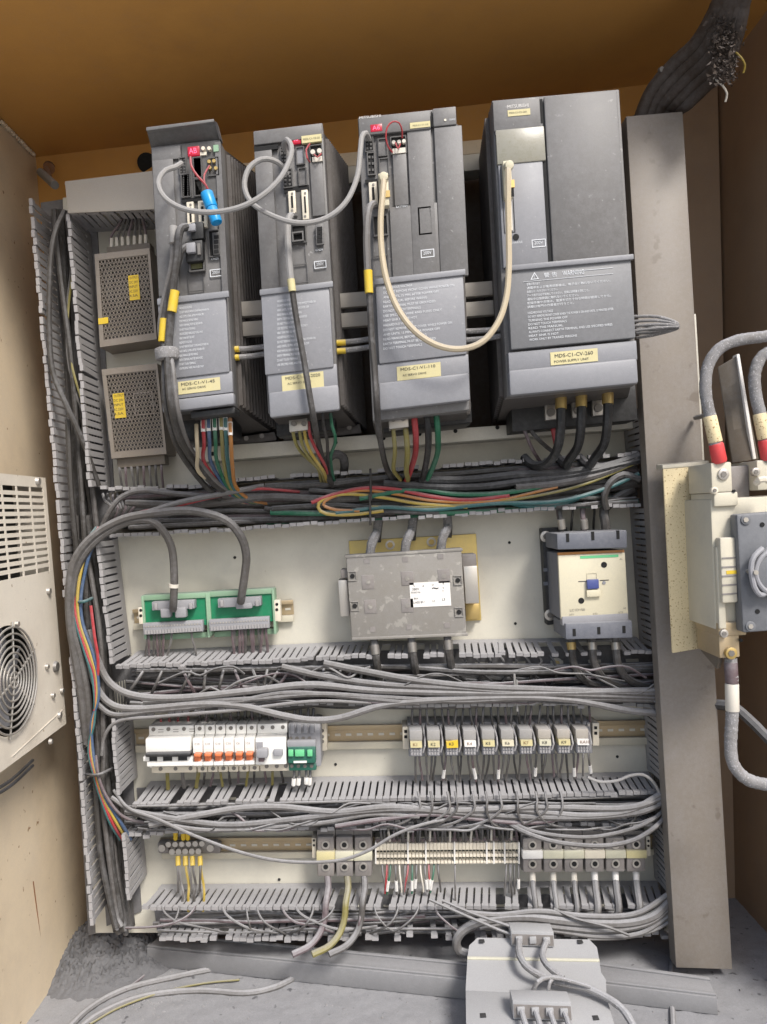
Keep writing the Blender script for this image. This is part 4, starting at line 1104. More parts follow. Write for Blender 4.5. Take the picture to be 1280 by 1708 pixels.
for k, (x, y) in enumerate(((624, 1066), (686, 1062), (746, 1058))):
    wire([(x, y - 4, -.055), (x + 2, y + 22, -.066), (x + 6, y + 48, -.062), (x + 10, y + 75, -.04)], 13, M['cdark'], 'thick dark cable out of the bottom of the power module, ' + ('left', 'middle', 'right')[k] + ' of three', 'dark cables below the power module', fuzz=.1)
    a, b = P(x + 1, y + 10, -.064), P(x + 3, y + 26, -.067)
    tag(MB().cone(a, b, .0068, .0062, 12).build('cable_lug', M['steeldk'], None), 'dull lug on the ' + ('left', 'middle', 'right')[k] + ' dark cable under the power module', 'lug', 'lugs under the power module')

# ------------------------------------------------------------ contactor
t = thing('contactor', 'big cream three pole contactor with blue grey end caps and a blue slider', 'contactor', P(985, 1066, -.06))
F = Fr([(931, 923), (1043, 918), (1049, 1028), (936, 1034)], -.098)
B = Fr([(900, 881), (930, 879), (936, 1037), (909, 1040)], -.006)
m = MB(); B.uvbox(m, 0, 0, 1.4, 1, -.004, .018); m.build('base', M['black'], t, .0015)
for x, y in ((911, 895), (918, 1026)):
    p = B.part('washer', M['steel'], t, x - 1, y - 1, x + 1, y + 1, .018, .019); m = MB(); B.cyl(m, x, y, 9.5, .017, .021, 18); m.build('bolt', M['steel'], t, .0008)
    m = MB(); B.cyl(m, x, y, 5, .021, .0225, 6); m.build('bolt_socket', M['steeldk'], t)
for y in (948, 971): B.part('base_rib', M['bluegrey'], t, 907, y, 926, y + 4, .017, .020)
m = MB(); F.uvbox(m, .0, .0, 1, 1, -.085, -.004); m.build('housing', M['bluegrey'], t, .002)
m = MB(); F.uvbox(m, 0, .03, 1, 1, -.006, 0); m.build('front_face', M['cream'], t, .0015)
m = MB(); F.uvbox(m, .0, -.01, .99, .03, -.006, -.001); m.build('brown_strip', M['corange'], t)
F.part('lower_ledge', M['greyp'], t, 938, 1029, 1049, 1038, -.01, .003, .001)
Ct = Fr([(929, 890), (1046, 884), (1047, 914), (930, 917)], -.107)
m = MB(); Ct.uvbox(m, 0, 0, 1, 1, -.075, 0); m.build('top_cap', M['bluegrey'], t, .002)
Cb = Fr([(943, 1040), (1055, 1035), (1056, 1064), (944, 1067)], -.107)
m = MB(); Cb.uvbox(m, 0, 0, 1, 1, -.075, 0); m.build('bottom_cap', M['bluegrey'], t, .002)
for x, y in ((947, 896), (989, 893), (1031, 891)): Ct.part('cap_slot', M['hole'], t, x - 2.5, y - 6, x + 3, y + 8, -.002, .0006)
for x, y in ((958, 1055), (999, 1052), (1041, 1050)): Cb.part('cap_slot', M['hole'], t, x - 2.5, y - 6, x + 3, y + 6, -.002, .0006)
for x, y in ((1008, 942), (970, 1002)): F.cyl(MB(), x, y, 5, -.002, .0006, 14).build('screw_hole', M['hole'], t)
F.recess(MB(), 979, 956, 998, 994, 1, -.001, .0008).build('slider_frame', M['cream'], t)
p = F.part('slider', M['bluep'], t, 979.5, 967, 1000, 982, 0, .006, .0012)
F.part('slider_stop', M['cream'], t, 979, 984.5, 1003, 995, 0, .005, .0008)
F.cyl(MB(), 1008, 972, 3, 0, .001, 10).build('indicator', M['greyp'], t)
F.box(MB(), 965, 969.5, 978, 970.2, 0, .0004).build('mark', M['printdk'], t); F.box(MB(), 1001, 967.5, 1016, 968.2, 0, .0004).build('mark', M['printdk'], t)
F.text('LC1D150', 951, 1020, 4, .0005, M['steeldk'], t, wpx=25)
for s, x, y in (('2/T1', 950, 1027), ('4/T2', 989, 1025.5), ('6/T3', 1032, 1023), ('A2', 1040, 1016), ('A1', 1034, 934)): F.text(s, x, y, 3, .0005, M['steeldk'], t)
F.box(MB(), 968, 927.5, 1032, 929, 0, .0005).build('green_line', M['greenlt'], t)
for k, x in enumerate((938, 976, 1012)):
    wire([(x, 896, -.05), (x - 2, 870, -.055), (x - 4, 850, -.05), (x + 4 + 12 * (k == 2), 832, -.045), (x + 14 + 30 * (k == 2), 815, -.04)], (8, 9, 16)[k], (M['cdark'], M['cpurple'], M['cgrey'])[k], ('left dark', 'middle mauve', 'right thick grey')[k] + ' cable entering the top of the contactor', 'cables above the contactor')
    a, b = P(x + 0, 882, -.053), P(x - 2, 866, -.0553)
    tag(MB().cone(a, b, .0052, .0056, 12).build('cable_lug', M['steel'], None), ('left', 'middle', 'right')[k] + ' metal lug above the contactor', 'lug', 'lugs above the contactor')
stubs(4, 926, 1000, (893, 888), (848, 842), -.02, -.03, 4, ['cpurple', 'cdark'], 'thin dark wire rising from the contactor into the duct above', 'thin wires above the contactor', 6)
for k, x in enumerate((953, 988, 1027)):
    wire([(x, 1062, -.06), (x + 1, 1085, -.066), (x + 5, 1110, -.066), (x + 20, 1132, -.060), (x + 50, 1143, -.05), (1100, 1146 - k * 4, -.04)], 13, (M['cdark'], M['cgrey'], M['cgrey'])[k], ('left', 'middle', 'right')[k] + ' of three thick cables bending right out of the bottom of the contactor', 'cables below the contactor')
    a, b = P(x, 1072, -.0635), P(x + 1, 1084, -.0662)
    tag(MB().cone(a, b, .0068, .0062, 12).build('cable_lug', M['brass'] if k == 0 else M['steel'], None), ('left', 'middle', 'right')[k] + ' metal lug under the contactor', 'lug', 'lugs below the contactor')

# ------------------------------------------------------------ breakers
YK = -.072
def term_row(F, t, xs, y, mat_=None):
    for x in xs: F.cyl(MB(), x, y - (x - 248) * .018, 3.3, -.002, .0009, 12).build('terminal_screw', M['steeldk'], t)
def sl(x, y): return y - (x - 248) * .018
def breaker_base(F, t, x0, x1, top=(1211, 1227), mid=(1232, 1277), bot=(1279, 1290)):
    yy = lambda y: sl(x0, y); y2 = lambda y: sl(x1, y)
    F.part('upper_terminal_cover', M['white'], t, x0 + .4, yy(top[0]), x1 - .4, y2(top[1]), -.055, -.014, .0012)
    F.part('body', M['white'], t, x0 + .2, yy(top[1] - 2), x1 - .2, y2(bot[0] + 2), -.06, -.016, .0006)
    F.part('lower_terminal_cover', M['ivory'], t, x0 + 5, yy(bot[0]), x1 + 4, y2(bot[1]), -.055, -.014, .0012)
FB = Fr([(241, 1211), (540, 1205), (542, 1285), (243, 1291)], YK)
FBt = Fr([(241, 1211), (540, 1205), (542, 1285), (243, 1291)], YK + .014)
t = thing('circuit_breaker', 'white three pole circuit breaker with one long black toggle bar', 'circuit breaker', P(285, 1290, YK), None)
breaker_base(FB, t, 248, 324)
FB.part('front_body', M['white'], t, 242, 1232, 318, 1255.5, -.016, .002, .0025)
FB.part('toggle_bar', M['black'], t, 242, 1257, 318, 1262, -.01, .010, .002)
FB.part('toggle_window', M['black'], t, 247, 1262, 318, 1270, -.012, -.002)
for x in (244, 267, 292, 317): FB.part('divider', M['white'], t, x - 4.5, 1262.5, x + 5, 1269.5, -.01, .0)
FB.part('lower_body', M['white'], t, 245, 1270.5, 322, 1277.5, -.016, .001, .001)
term_row(FBt, t, (256, 281, 307), 1217); term_row(FBt, t, (268, 293, 318), 1283)
for x in (264, 289, 316):
    for y in (1217, 1221): FBt.box(MB(), x, sl(x, y), x + 9, sl(x + 9, y + .8), -.001, .0004).build('mark', M['steeldk'], t)
g6 = 'white single pole breakers with orange toggles'
for k in range(6):
    x0 = 324.5 + 17.35 * k - 1.5 * 0; x1 = x0 + 17.35
    t = thing('circuit_breaker', 'white single pole breaker with an orange toggle, ' + ('touching the three pole breaker', 'second of the six', 'third of the six', 'fourth of the six', 'fifth of the six', 'touching the grey lever device')[k], 'circuit breaker', P(x0 + 8, 1290, YK), g6)
    breaker_base(FB, t, x0, x1)
    a = x0 - 3.5; b = x1 - 3.5
    FB.part('front_body', M['white'], t, a + .3, 1232 - k * .3, b - .3, 1257 - k * .3 - .3, -.016, .0, .0012)
    FB.part('printed_strip', M['stickerw'], t, a + 2, 1237 - k * .3, b - 2, 1250 - k * .3, -.001, .0004)
    FB.text('C%d' % (10 if k < 4 else 6), a + 4, 1243 - k * .3, 3.5, .0007, M['steeldk'], t)
    FB.part('toggle', M['orangep'], t, a + 2.5, 1257.5 - k * .4, b - 3.5, 1262.5 - k * .4, -.01, .009, .0012)
    FB.part('toggle_window', M['orangep'], t, a + 3.5, 1262.5 - k * .4, b - 4, 1270.5 - k * .4, -.012, -.002)
    FB.part('lower_body', M['white'], t, a + .5, 1271 - k * .4, b - .2, 1277.5 - k * .4, -.016, .0005, .0008)
    term_row(FBt, t, ((x0 + x1) / 2,), 1217); term_row(FBt, t, ((x0 + x1) / 2 + 5,), 1284)
t = thing('leakage_breaker', 'white earth leakage breaker with a grey lever and a square grey button', 'circuit breaker', P(455, 1288, YK))
breaker_base(FB, t, 429, 480)
FB.part('front_body', M['white'], t, 426, 1231, 478, 1275, -.016, .0, .0012)
FB.part('rating_label', M['greyp'], t, 427.5, 1238, 439, 1249, -.001, .0006)
FB.part('lever', M['greyp'], t, 427, 1250, 447, 1265, 0, .012, .0025); FB.part('lever_root', M['cpurple'], t, 431, 1263, 441, 1271, 0, .006, .001)
FB.part('test_button', M['greyp'], t, 456, 1250.5, 472, 1261.5, 0, .006, .0015)
term_row(FBt, t, (438, 455, 472), 1217); term_row(FBt, t, (445, 462, 477), 1282)
t = thing('motor_starter', 'small dark green motor breaker with light green keys, right of the white breakers', 'motor breaker', P(505, 1287, YK))
FB.part('body', M['greyp'], t, 481, 1207, 536, 1278, -.06, -.012, .0015)
for k in range(4): FB.part('terminal_hood', M['greyp'], t, 484 + k * 11, 1208, 492 + k * 11, 1224, -.03, -.006, .0015)
for k in range(4): FB.cyl(MB(), 485 + k * 10.5, 1232, 3.2, -.013, -.010, 12).build('terminal_screw', M['steeldk'], t)
FB.part('upper_face', M['greyp'], t, 479, 1236, 527, 1246, -.012, -.002, .001)
FB.part('front_face', M['greendk'], t, 480, 1246, 527, 1273, -.012, 0, .0015)
for x0, x1 in ((481, 489.5), (492, 508), (512.5, 521.5)): FB.part('key', M['greenlt'], t, x0, 1251, x1, 1262, 0, .004, .001)
FB.part('maker_strip', M['stickerw'], t, 490, 1269.5, 512, 1272.5, 0, .001)
FB.part('lower_face', M['greendk'], t, 482, 1274, 528, 1285, -.03, -.008, .0015)
for k in range(4): FB.cyl(MB(), 487 + k * 11, 1278, 3, -.009, -.0072, 12).build('terminal_screw', M['steeldk'], t)
t = thing('end_clamp', 'pale end clamp on the rail right of the green motor breaker', 'end clamp', P(540, 1252, -.04))
EC = Fr([(533, 1206), (545, 1205), (546, 1252), (534, 1253)], -.03)
m = MB(); EC.uvbox(m, 0, 0, 1, 1, -.02, 0); m.build('body', M['ivory'], t, .001)
for y in (1219, 1229, 1237): EC.cyl(MB(), 538, y, 3, -.001, .001, 10).build('screw', M['steeldk'], t)
stubs(4, 262, 320, (1196, 1194), (1216, 1214), -.03, -.03, 4, ['cred'], 'short red wire entering the top of the white three pole breaker', 'red wires above the three pole breaker', 2)
stubs(12, 325, 480, (1188, 1184), (1216, 1211), -.03, -.032, 5, ['cdark', 'cpurple', 'cdark'], 'short dark wire entering the top of the white breakers', 'dark wires above the breakers', 3)
stubs(4, 485, 530, (1184, 1182), (1214, 1212), -.03, -.04, 5, ['cgrey', 'cdark'], 'short grey wire entering the top of the green motor breaker', 'wires above the motor breaker', 3)
stubs(3, 268, 345, (1286, 1284), (1314, 1312), -.035, -.03, 7, ['cyg', 'cgrey2'], 'thick short wire under the white three pole breaker', 'wires under the three pole breaker', 4)
stubs(10, 335, 475, (1286, 1282), (1310, 1306), -.035, -.03, 4.5, ['cdark', 'cpurple', 'cyg'], 'thin wire under the white single pole breakers', 'wires under the single pole breakers', 5)
stubs(4, 488, 522, (1280, 1279), (1314, 1312), -.04, -.05, 4.5, ['cgrey2'], 'thin wire with pale sleeve under the green motor breaker', 'wires under the motor breaker', 4, fer=1)

# ------------------------------------------------------------ relays
gr = 'plug-in relays on the rail'
rc = [696, 725.5, 756, 786, 817, 849, 880, 911, 943, 974]
lc = ['sticker', 'sticker', 'yellow', 'stickerw', 'sticker', 'cream', 'sticker', 'tlabel', 'sticker', 'stickerw']
ln = ['first relay from the left, beside the left end clamp, with a pale yellow tag', 'second relay from the left, with a pale yellow tag', 'third relay from the left, with a crooked yellow tag', 'fourth relay from the left, with a plain white tag', 'fifth relay from the left, with a pale tag', 'sixth relay from the left, with a cream tag', 'seventh relay from the left, with a pale yellow tag', 'eighth relay from the left, with a dull greyish tag', 'ninth relay from the left, with a yellow tag', 'last relay at the right end, with a white tag']
for k, x in enumerate(rc):
    t = thing('relay', ln[k], 'relay', P(x, 1265, -.05), gr)
    lean = (x - 640) * .012
    Fb = Fr([(x - 15 - lean, 1206 - k * .3), (x + 14.6 - lean, 1206 - k * .3), (x + 14 + lean * .3, 1262 - k * .6), (x - 14 + lean * .3, 1262 - k * .6)], -.042)
    m = MB(); Fb.uvbox(m, 0, .0, 1, 1, -.036, 0); sb = m.build('socket', M['greyp'], t, .001)
    for j in range(4):
        u = (j + .5) / 4
        Fb.uvbox(MB(), u - .09, .02, u + .09, .16, -.001, .003).build('terminal', M['duct'], sb)
        a = Fb.p(u, .09, .003); MB().cone(a, a + Vector((0, -.0008, 0)), .0016, .0016, 8).build('screw', M['steel'], sb)
    Fc_ = Fr([(x - 13, 1219 - k * .3), (x + 9, 1219 - k * .3), (x + 9 + lean * .4, 1264 - k * .6), (x - 12 + lean * .4, 1264 - k * .6)], -.078)
    m = MB(); Fc_.uvbox(m, 0, .02, 1, .40, -.04, -.004); m.build('relay_case', M['cwhite'] if k in (3,) else M['bar'] if k > 6 else M['stickerw'] if 0 else M['greyp'] if 0 else M['cwhite'], t, .0015)
    tw = .02 if k == 2 else 0
    m = MB()
    m.hexa([Fc_.p(.05, .40 + tw, -.0005), Fc_.p(.95, .40 - tw * 2, -.0005), Fc_.p(.97, .63 + tw, -.0005), Fc_.p(.07, .63 + tw * 2, -.0005)], [Fc_.p(.05, .40, -.02), Fc_.p(.95, .40, -.02), Fc_.p(.97, .63, -.02), Fc_.p(.07, .63, -.02)])
    m.build('tag', M[lc[k]], t)
    u, v = .26, .56; pq = Fc_.p(u, v, 0)
    Fc_.text('K%d' % (k + 1) if k < 9 else 'KA10', x - 6.5 + lean * .2, 1244.5 - k * .5, 5, .0002, M['printdk'] if k % 3 else M['rust'], t)
    m = MB(); Fc_.uvbox(m, .02, .66, .98, 1, -.034, -.006); lo_ = m.build('socket_foot', M['greyp'], t, .0012)
    for r_ in range(2):
        for j in range(4):
            Fc_.uvbox(MB(), .10 + .22 * j, .71 + .14 * r_, .24 + .22 * j, .80 + .14 * r_, -.0065, -.004).build('terminal', M['duct'], lo_)
    m = MB(); m.tube([Fc_.p(1.12, .05, -.03), Fc_.p(1.22, .35, -.012), Fc_.p(1.2, .6, -.004), Fc_.p(1.05, .85, -.006)], .0013, 6); m.build('retaining_clip', M['duct'], t)
for x, nm in ((677, 'left'), (994, 'right')):
    t = thing('end_clamp', 'pale end clamp at the ' + nm + ' end of the relay row', 'end clamp', P(x, 1248, -.04), 'end clamps of the relay row')
    y = 1212 if nm == 'left' else 1206
    EC = Fr([(x - 5.5, y), (x + 6, y), (x + 6, y + 38), (x - 4.5, y + 38)], -.045)
    m = MB(); EC.uvbox(m, 0, 0, 1, 1, -.035, 0); m.build('body', M['ivory'], t, .001)
    for dy in (8, 17): EC.part('slot', M['hole'], t, x - 2.5, y + dy - 2.5, x + 2.5, y + dy + 2.5, -.001, .0004)
stubs(26, 684, 988, (1180, 1176), (1212, 1206), -.035, -.044, 4, ['cgrey', 'cpurple', 'cgrey2', 'cdark'], 'short thin wire above the relays', 'wires above the relays', 4)
stubs(34, 688, 986, (1262, 1256), (1304, 1296), -.045, -.04, 3.6, ['cgrey', 'cpurple', 'cgrey2', 'cgrey', 'cdark'], 'thin wire hanging from the relays into the duct below', 'wires below the relays', 7, fer=.2)

# ------------------------------------------------------------ bottom row
t = thing('earth_bar', 'small brass earthing bar with round screws and yellow cable lugs', 'earth bar', P(312, 1430, -.03))
F = Fr([(262, 1404), (376, 1402), (377, 1424), (264, 1426)], -.03)
F.part('bar', M['steeldk'], t, 283, 1404, 352, 1424, -.008, 0, .0015)
for x, n_ in ((270, 'l'), (351, 'r')):
    p = F.part('bar_end', M['tblock'], t, x - 8, 1406, x + 12, 1424, -.02, -.004, .003)
    F.cyl(MB(), x, 1415, 6, -.005, .001, 14).build('bolt', M['steel'], p)
F.part('insulator', M['tblock'], t, 356, 1408, 368, 1424, -.02, -.006, .002)
for k in range(6): F.cyl(MB(), 281 + k * 11.2, 1409 - k * .3, 4.6, 0, .005, 12).build('screw', M['steel'], t)
for k in range(5): F.cyl(MB(), 287 + k * 11, 1421 - k * .2, 5, 0, .007, 12).build('screw', M['steel'], t)
for k, x in enumerate((293, 306, 313.5)):
    m = MB().cone(P(x, 1399, -.035), P(x, 1385, -.045), .0032, .0036, 12); tag(m.build('cable_lug', M['yellow'], None), ('left', 'middle', 'right')[k] + ' yellow lug above the earthing bar', 'lug', 'yellow lugs above the earthing bar')
for k, x in enumerate((298, 310.5, 322, 335)):
    t = thing('earth_wire', ('leftmost', 'second', 'third', 'rightmost')[k] + ' wire with yellow lug hanging from the earthing bar', 'wire', P(x, 1440, -.035), 'wires hanging from the earthing bar')
    m = MB().cone(P(x - 1, 1428, -.036), P(x - .5, 1444, -.042), .0034, .0037, 12); m.build('lug', M['yellow'], t)
    wire([(x - .5, 1443, -.042), (x + 2, 1460, -.046), (x + 5, 1476, -.045), (x + (8, 4, 2, 6)[k], 1492, -.05), (x + 4, 1520, -.045)], 4.5, (M['cgrey2'], M['cyel'], M['cgrey'], M['cyel'])[k], '', parent=t, name='wire_core', n=6)
stubs(3, 285, 345, (1430, 1430), (1492, 1488), -.036, -.045, 4, ['cgrey', 'cgrey2'], 'plain grey wire hanging from the earthing bar', 'plain wires below the earthing bar', 4)
def big_terminal(x0, x1, yt, yb, lab, grp, strip='tlabel', low=False):
    t = thing('terminal_block', lab, 'terminal block', P((x0 + x1) / 2, yb, -.05), grp)
    F = Fr([(x0, yt), (x1, yt - .4), (x1 + .6, yb - .4), (x0 + .6, yb)], -.052)
    H = yb - yt
    m = MB(); F.uvbox(m, .0, .0, 1, 1, -.046, -.010); m.build('body', M['tblock'], t, .001)
    m = MB(); F.uvbox(m, .04, .10, .96, .42, -.012, 0); up = m.build('upper_clamp_hood', M['tblock'], t, .002)
    m = MB(); F.uvbox(m, .04, .60, .96, .98, -.012, 0); lo = m.build('lower_clamp_hood', M['tblock'], t, .002)
    m = MB(); F.uvbox(m, .0, .40, 1, .61, -.012, .003); m.build('label_strip', M[strip], t, .001)
    for v, par in ((.27, up), (.76, lo)):
        c = F.p(.5, v, .0004)
        MB().cone(c, c + Vector((0, -.0014, 0)), .0064, .0058, 18).build('screw', M['steel'], par)
        MB().cone(c + Vector((0, -.0012, .0006)), c + Vector((0, -.0018, .0006)), .0036, .0036, 12).build('screw_socket', M['hole'], par)
    return t
for k in range(3):
    x0 = 528 + k * 31.2
    big_terminal(x0, x0 + 30.6, 1389, 1464, ('left', 'middle', 'right')[k] + ' of the three large terminal blocks left of the fine terminal strip', 'three large terminal blocks', ('sticker', 'tlabel', 'tlabel')[k])
t = thing('end_clamp', 'pale end clamp left of the three large terminal blocks', 'end clamp', P(524, 1432, -.04))
EC = Fr([(520, 1398), (528, 1398), (528, 1432), (521, 1432)], -.04); m = MB(); EC.uvbox(m, 0, 0, 1, 1, -.03, 0); m.build('body', M['ivory'], t, .001)
for y in (1402, 1410): EC.cyl(MB(), 524, y, 2, 0, .0008, 8).build('hole', M['hole'], t)
stl = ['stickerw', 'tlabel', 'tlabel', 'ivory', 'tlabel', 'sticker']
for k in range(6):
    x0 = 871 + k * 34.6
    big_terminal(x0, x0 + 34, 1392 - k * .2, 1457 - k * .2, ('leftmost of the six large terminal blocks, next to the fine terminal strip', 'second of the six large terminal blocks at the lower right', 'third of the six large terminal blocks at the lower right', 'fourth of the six large terminal blocks at the lower right', 'fifth of the six large terminal blocks at the lower right', 'rightmost of the six large terminal blocks, nearest the column')[k], 'six large terminal blocks', stl[k])
t = thing('end_clamp', 'pale end clamp right of the six large terminal blocks', 'end clamp', P(1081, 1425, -.04))
EC = Fr([(1078, 1395), (1085, 1395), (1086, 1428), (1079, 1428)], -.045); m = MB(); EC.uvbox(m, 0, 0, 1, 1, -.03, 0); m.build('body', M['ivory'], t, .001)
for y in (1403, 1411): EC.cyl(MB(), 1082, y, 2, 0, .0008, 8).build('hole', M['hole'], t)
# fine terminal strip: one terminal per pitch
gt = 'narrow rail terminals of the fine strip'
xs = [627 + i * 5.98 for i in range(41)]
sep = (9, 14, 22, 31, 33, 36)
def small_terminal_meshes():
    r = {}
    for nm in ('body', 'rail', 'mouth', 'key'): r[nm] = None
    return r
protoT = None
for i, x in enumerate(xs[:-1]):
    if protoT is None:
        t = thing('rail_terminal', 'narrow beige rail terminal, first from the left in the fine strip', 'terminal', P(x + 3, 1441, -.04), gt)
        F = Fr([(x, 1400), (x + 5.7, 1400), (x + 5.8, 1441), (x + .1, 1441)], -.044)
        m = MB(); F.uvbox(m, 0, 0, 1, 1, -.036, -.006); m.build('body', M['beigep'], t)
        m = MB(); F.uvbox(m, .0, .18, 1, .46, -.008, .0); m.build('rib', M['ivory'], t, .0006)
        for v0, v1 in ((.62, .74), (.90, 1.0)):
            m = MB(); F.uvbox(m, .05, v0, .95, v1, -.008, .0015); m.build('key', M['ivory'], t, .0005)
        for v0, v1 in ((.50, .58), (.78, .86)):
            m = MB(); F.uvbox(m, .15, v0, .85, v1, -.0065, -.0052); m.build('mouth', M['hole'], t)
        m = MB(); F.uvbox(m, .1, .02, .9, .14, -.010, -.003); m.build('clamp', M['cpurple'], t)
        protoT = t; pk = list(t.children)
    else:
        c = protoT.copy(); COL.objects.link(c); c['label'] = 'narrow beige rail terminal, ' + nth(i) + ' from the left in the fine strip'; c.location = P(x + 3, 1441 - (x - 627) * .008, -.04)
        for ch in pk:
            d = ch.copy(); COL.objects.link(d); d.parent = c
for i, s in enumerate((0, 9, 14, 22, 31, 33, 36, 40)):
    x = xs[s]
    o = MB()
    F = Fr([(x - 1.2, 1405), (x + 1.2, 1405), (x + 1.3, 1441), (x - 1.1, 1441)], -.0465); F.uvbox(o, 0, 0, 1, 1, -.03, 0)
    tag(o.build('divider', M['stickerw'], None), 'white divider plate in the fine terminal strip, ' + ('at its left end', 'second from the left', 'third from the left', 'fourth from the left', 'fifth from the left', 'sixth from the left', 'seventh from the left', 'at its right end')[i], 'divider', 'white divider plates of the fine strip')
stubs(34, 632, 864, (1380, 1376), (1404, 1402), -.035, -.04, 4.2, ['cgrey2', 'cgrey', 'ferr', 'cpurple', 'cdark'], 'short thin wire entering the top of the fine terminal strip', 'wires above the fine strip', 3)
stubs(14, 636, 735, (1441, 1441), (1490, 1488), -.04, -.045, 3.2, ['cgrey2', 'cred', 'cgreen', 'cgrey', 'ferr'], 'thin wire under the left part of the fine terminal strip', 'wires under the left of the fine strip', 8, fer=.6)
stubs(5, 842, 866, (1441, 1441), (1494, 1488), -.04, -.045, 3.2, ['cgrey2', 'cgrey'], 'thin wire under the right end of the fine terminal strip', 'wires under the right end of the fine strip', 6, fer=.5)
stubs(1, 757, 763, (1441, 1441), (1500, 1500), -.04, -.05, 3, ['cgrey2'], 'lone thin wire under the middle of the fine terminal strip', None, 3)
for k, (x, c) in enumerate(((546, 'cpurple'), (579, 'cyg'), (607, 'cgrey'))):
    wire([(x, 1458, -.045), (x + 2, 1480, -.06), (x - 2, 1505, -.076), (x - 4, 1530, -.078), (x - 12, 1556, -.085), (x - 30, 1578, -.10), (x - 58, 1592, -.11)], 11, M[c], ('mauve', 'yellow green', 'grey')[k] + ' cable dropping from the three large terminal blocks to the floor', 'cables below the three large blocks')
for k in range(6):
    x = 888 + k * 34.6
    t = thing('block_cable', 'grey cable with pale ferrule below the ' + ('first', 'second', 'third', 'fourth', 'fifth', 'sixth')[k] + ' of the six large terminal blocks', 'cable', P(x, 1470, -.04), 'cables below the six large blocks')
    MB().cone(P(x, 1454, -.040), P(x + 1, 1472 + (6 if k < 3 else 0), -.046), .0048 if k < 3 else .005, .0044, 12).build('ferrule', M['ferr'] if k < 3 else M['stickerw'], t)
    wire([(x + 1, 1470, -.046), (x + 3, 1490, -.058), (x + 6, 1512, -.070), (x + 2, 1528, -.072), (x - 22, 1538, -.066), (x - 60, 1536, -.05)], 12 if k > 2 else 9, M['cgrey2'] if k % 2 else M['cgrey'], '', parent=t, name='cable_core')
# ------------------------------------------------------------ cables in front of the drives
wire([(303, 272, -.222), (292, 279, -.232), (277, 284, -.240), (266, 298, -.245), (266, 315, -.250), (281, 335, -.255), (312, 350, -.262), (355, 354, -.268), (402, 345, -.270), (442, 323, -.268), (470, 294, -.262), (485, 262, -.252), (486, 243, -.246), (479, 233, -.238), (474, 240, -.225), (475, 250, -.212)], 9, M['cwhite'], 'pale grey cable looping from the first drive over to the second drive below its display')
wire([(479, 290, -.214), (470, 276, -.226), (455, 267, -.232), (436, 266, -.236), (416, 280, -.240), (408, 305, -.243), (413, 328, -.246), (428, 345, -.250), (455, 360, -.254), (490, 371, -.258), (525, 370, -.258), (555, 358, -.256), (580, 333, -.252), (596, 295, -.244), (601, 255, -.236), (604, 228, -.228), (611, 222, -.222), (616, 232, -.210)], 9, M['cwhite'], 'pale grey cable looping from the second drive across the gap to the third drive')
# battery with its wires
t = thing('backup_battery', 'blue sleeved battery hanging on a red wire in the first drive', 'battery', P(356, 370, -.225))
a, b = P(345, 322, -.220), P(362, 372, -.226)
MB().cone(a, a.lerp(b, .5), .0078, .0075, 18).build('sleeve', M['bluecap'], t, .001)
MB().cone(a.lerp(b, .5), b, .0068, .0068, 18).build('cell', M['bluecap'], t, .001)
wire([(349, 322, -.222), (343, 308, -.226), (330, 294, -.228), (320, 278, -.224), (318, 262, -.215)], 4, M['cred'], '', parent=t, name='red_wire', n=6)
wire([(349, 322, -.222), (342, 306, -.224), (341, 292, -.218), (350, 276, -.214)], 3, M['cred'], '', parent=t, name='red_wire', n=6)
wire([(350, 326, -.221), (345, 312, -.225), (338, 300, -.225)], 3, M['cblack'], '', parent=t, name='black_wire', n=6)
for (dx, dy, w_) in ((0, 0, 'second'), ):
    wire([(517, 240, -.214), (511, 250, -.220), (513, 264, -.222), (517, 270, -.214)], 3, M['cred'], 'thin red wire at the battery socket of the second drive', None, 'wire', 'wire', n=6)
    wire([(524, 257, -.212), (530, 262, -.216), (536, 256, -.213)], 2.6, M['cred'], 'short red wire between the two terminals of the second drive', None, 'wire', 'wire', n=6)
wire([(655, 254, -.212), (648, 245, -.219), (644, 230, -.224), (646, 213, -.226), (655, 203, -.226), (666, 205, -.224), (671, 218, -.218), (671, 230, -.212)], 3, M['cred'], 'thin red wire bowing up over the top edge of the third drive', None, 'wire', 'wire', n=6)
wire([(660, 238, -.212), (664, 248, -.216), (668, 240, -.213)], 2.6, M['cred'], 'short red wire across the terminals of the third drive', None, 'wire', 'wire', n=6)
# encoder and motor cables of the first drive
wire([(313, 379, -.218), (303, 381, -.228), (298, 395, -.232), (296, 430, -.232), (289, 475, -.230), (285, 530, -.228), (281, 590, -.230), (283, 640, -.232), (289, 690, -.226), (306, 742, -.178), (345, 795, -.115), (378, 822, -.075)], 13, M['cdark'], 'thick cable down the left of the first drive from its upper plug', 'cables down the left of the first drive', fuzz=.03)
wire([(313, 411, -.219), (302, 420, -.226), (297, 440, -.224), (284, 480, -.222), (276, 520, -.220), (272, 560, -.218), (275, 600, -.218), (275, 645, -.222), (282, 697, -.214), (300, 752, -.160), (338, 805, -.100), (368, 832, -.068)], 11, M['cdark'], 'thinner cable down the left of the first drive from its lower plug', 'cables down the left of the first drive', fuzz=.03)
wire([(290, 382, -.224), (289, 400, -.226), (287, 440, -.224), (278, 480, -.220), (270, 520, -.217), (268, 560, -.214), (286, 602, -.230), (292, 650, -.232), (299, 695, -.222), (318, 748, -.165), (358, 800, -.105), (388, 822, -.07)], 9, M['cgrey2'], 'pale grey cable with ferrite sleeve beside the two dark cables of the first drive', 'cables down the left of the first drive')
m = MB().cone(P(290, 378, -.2255), P(289, 407, -.228), .0052, .0052, 14); tag(m.build('cable_sleeve', M['cwhite'], None, .0008), 'pale grey sleeve on the cable left of the plugs of the first drive', 'sleeve')
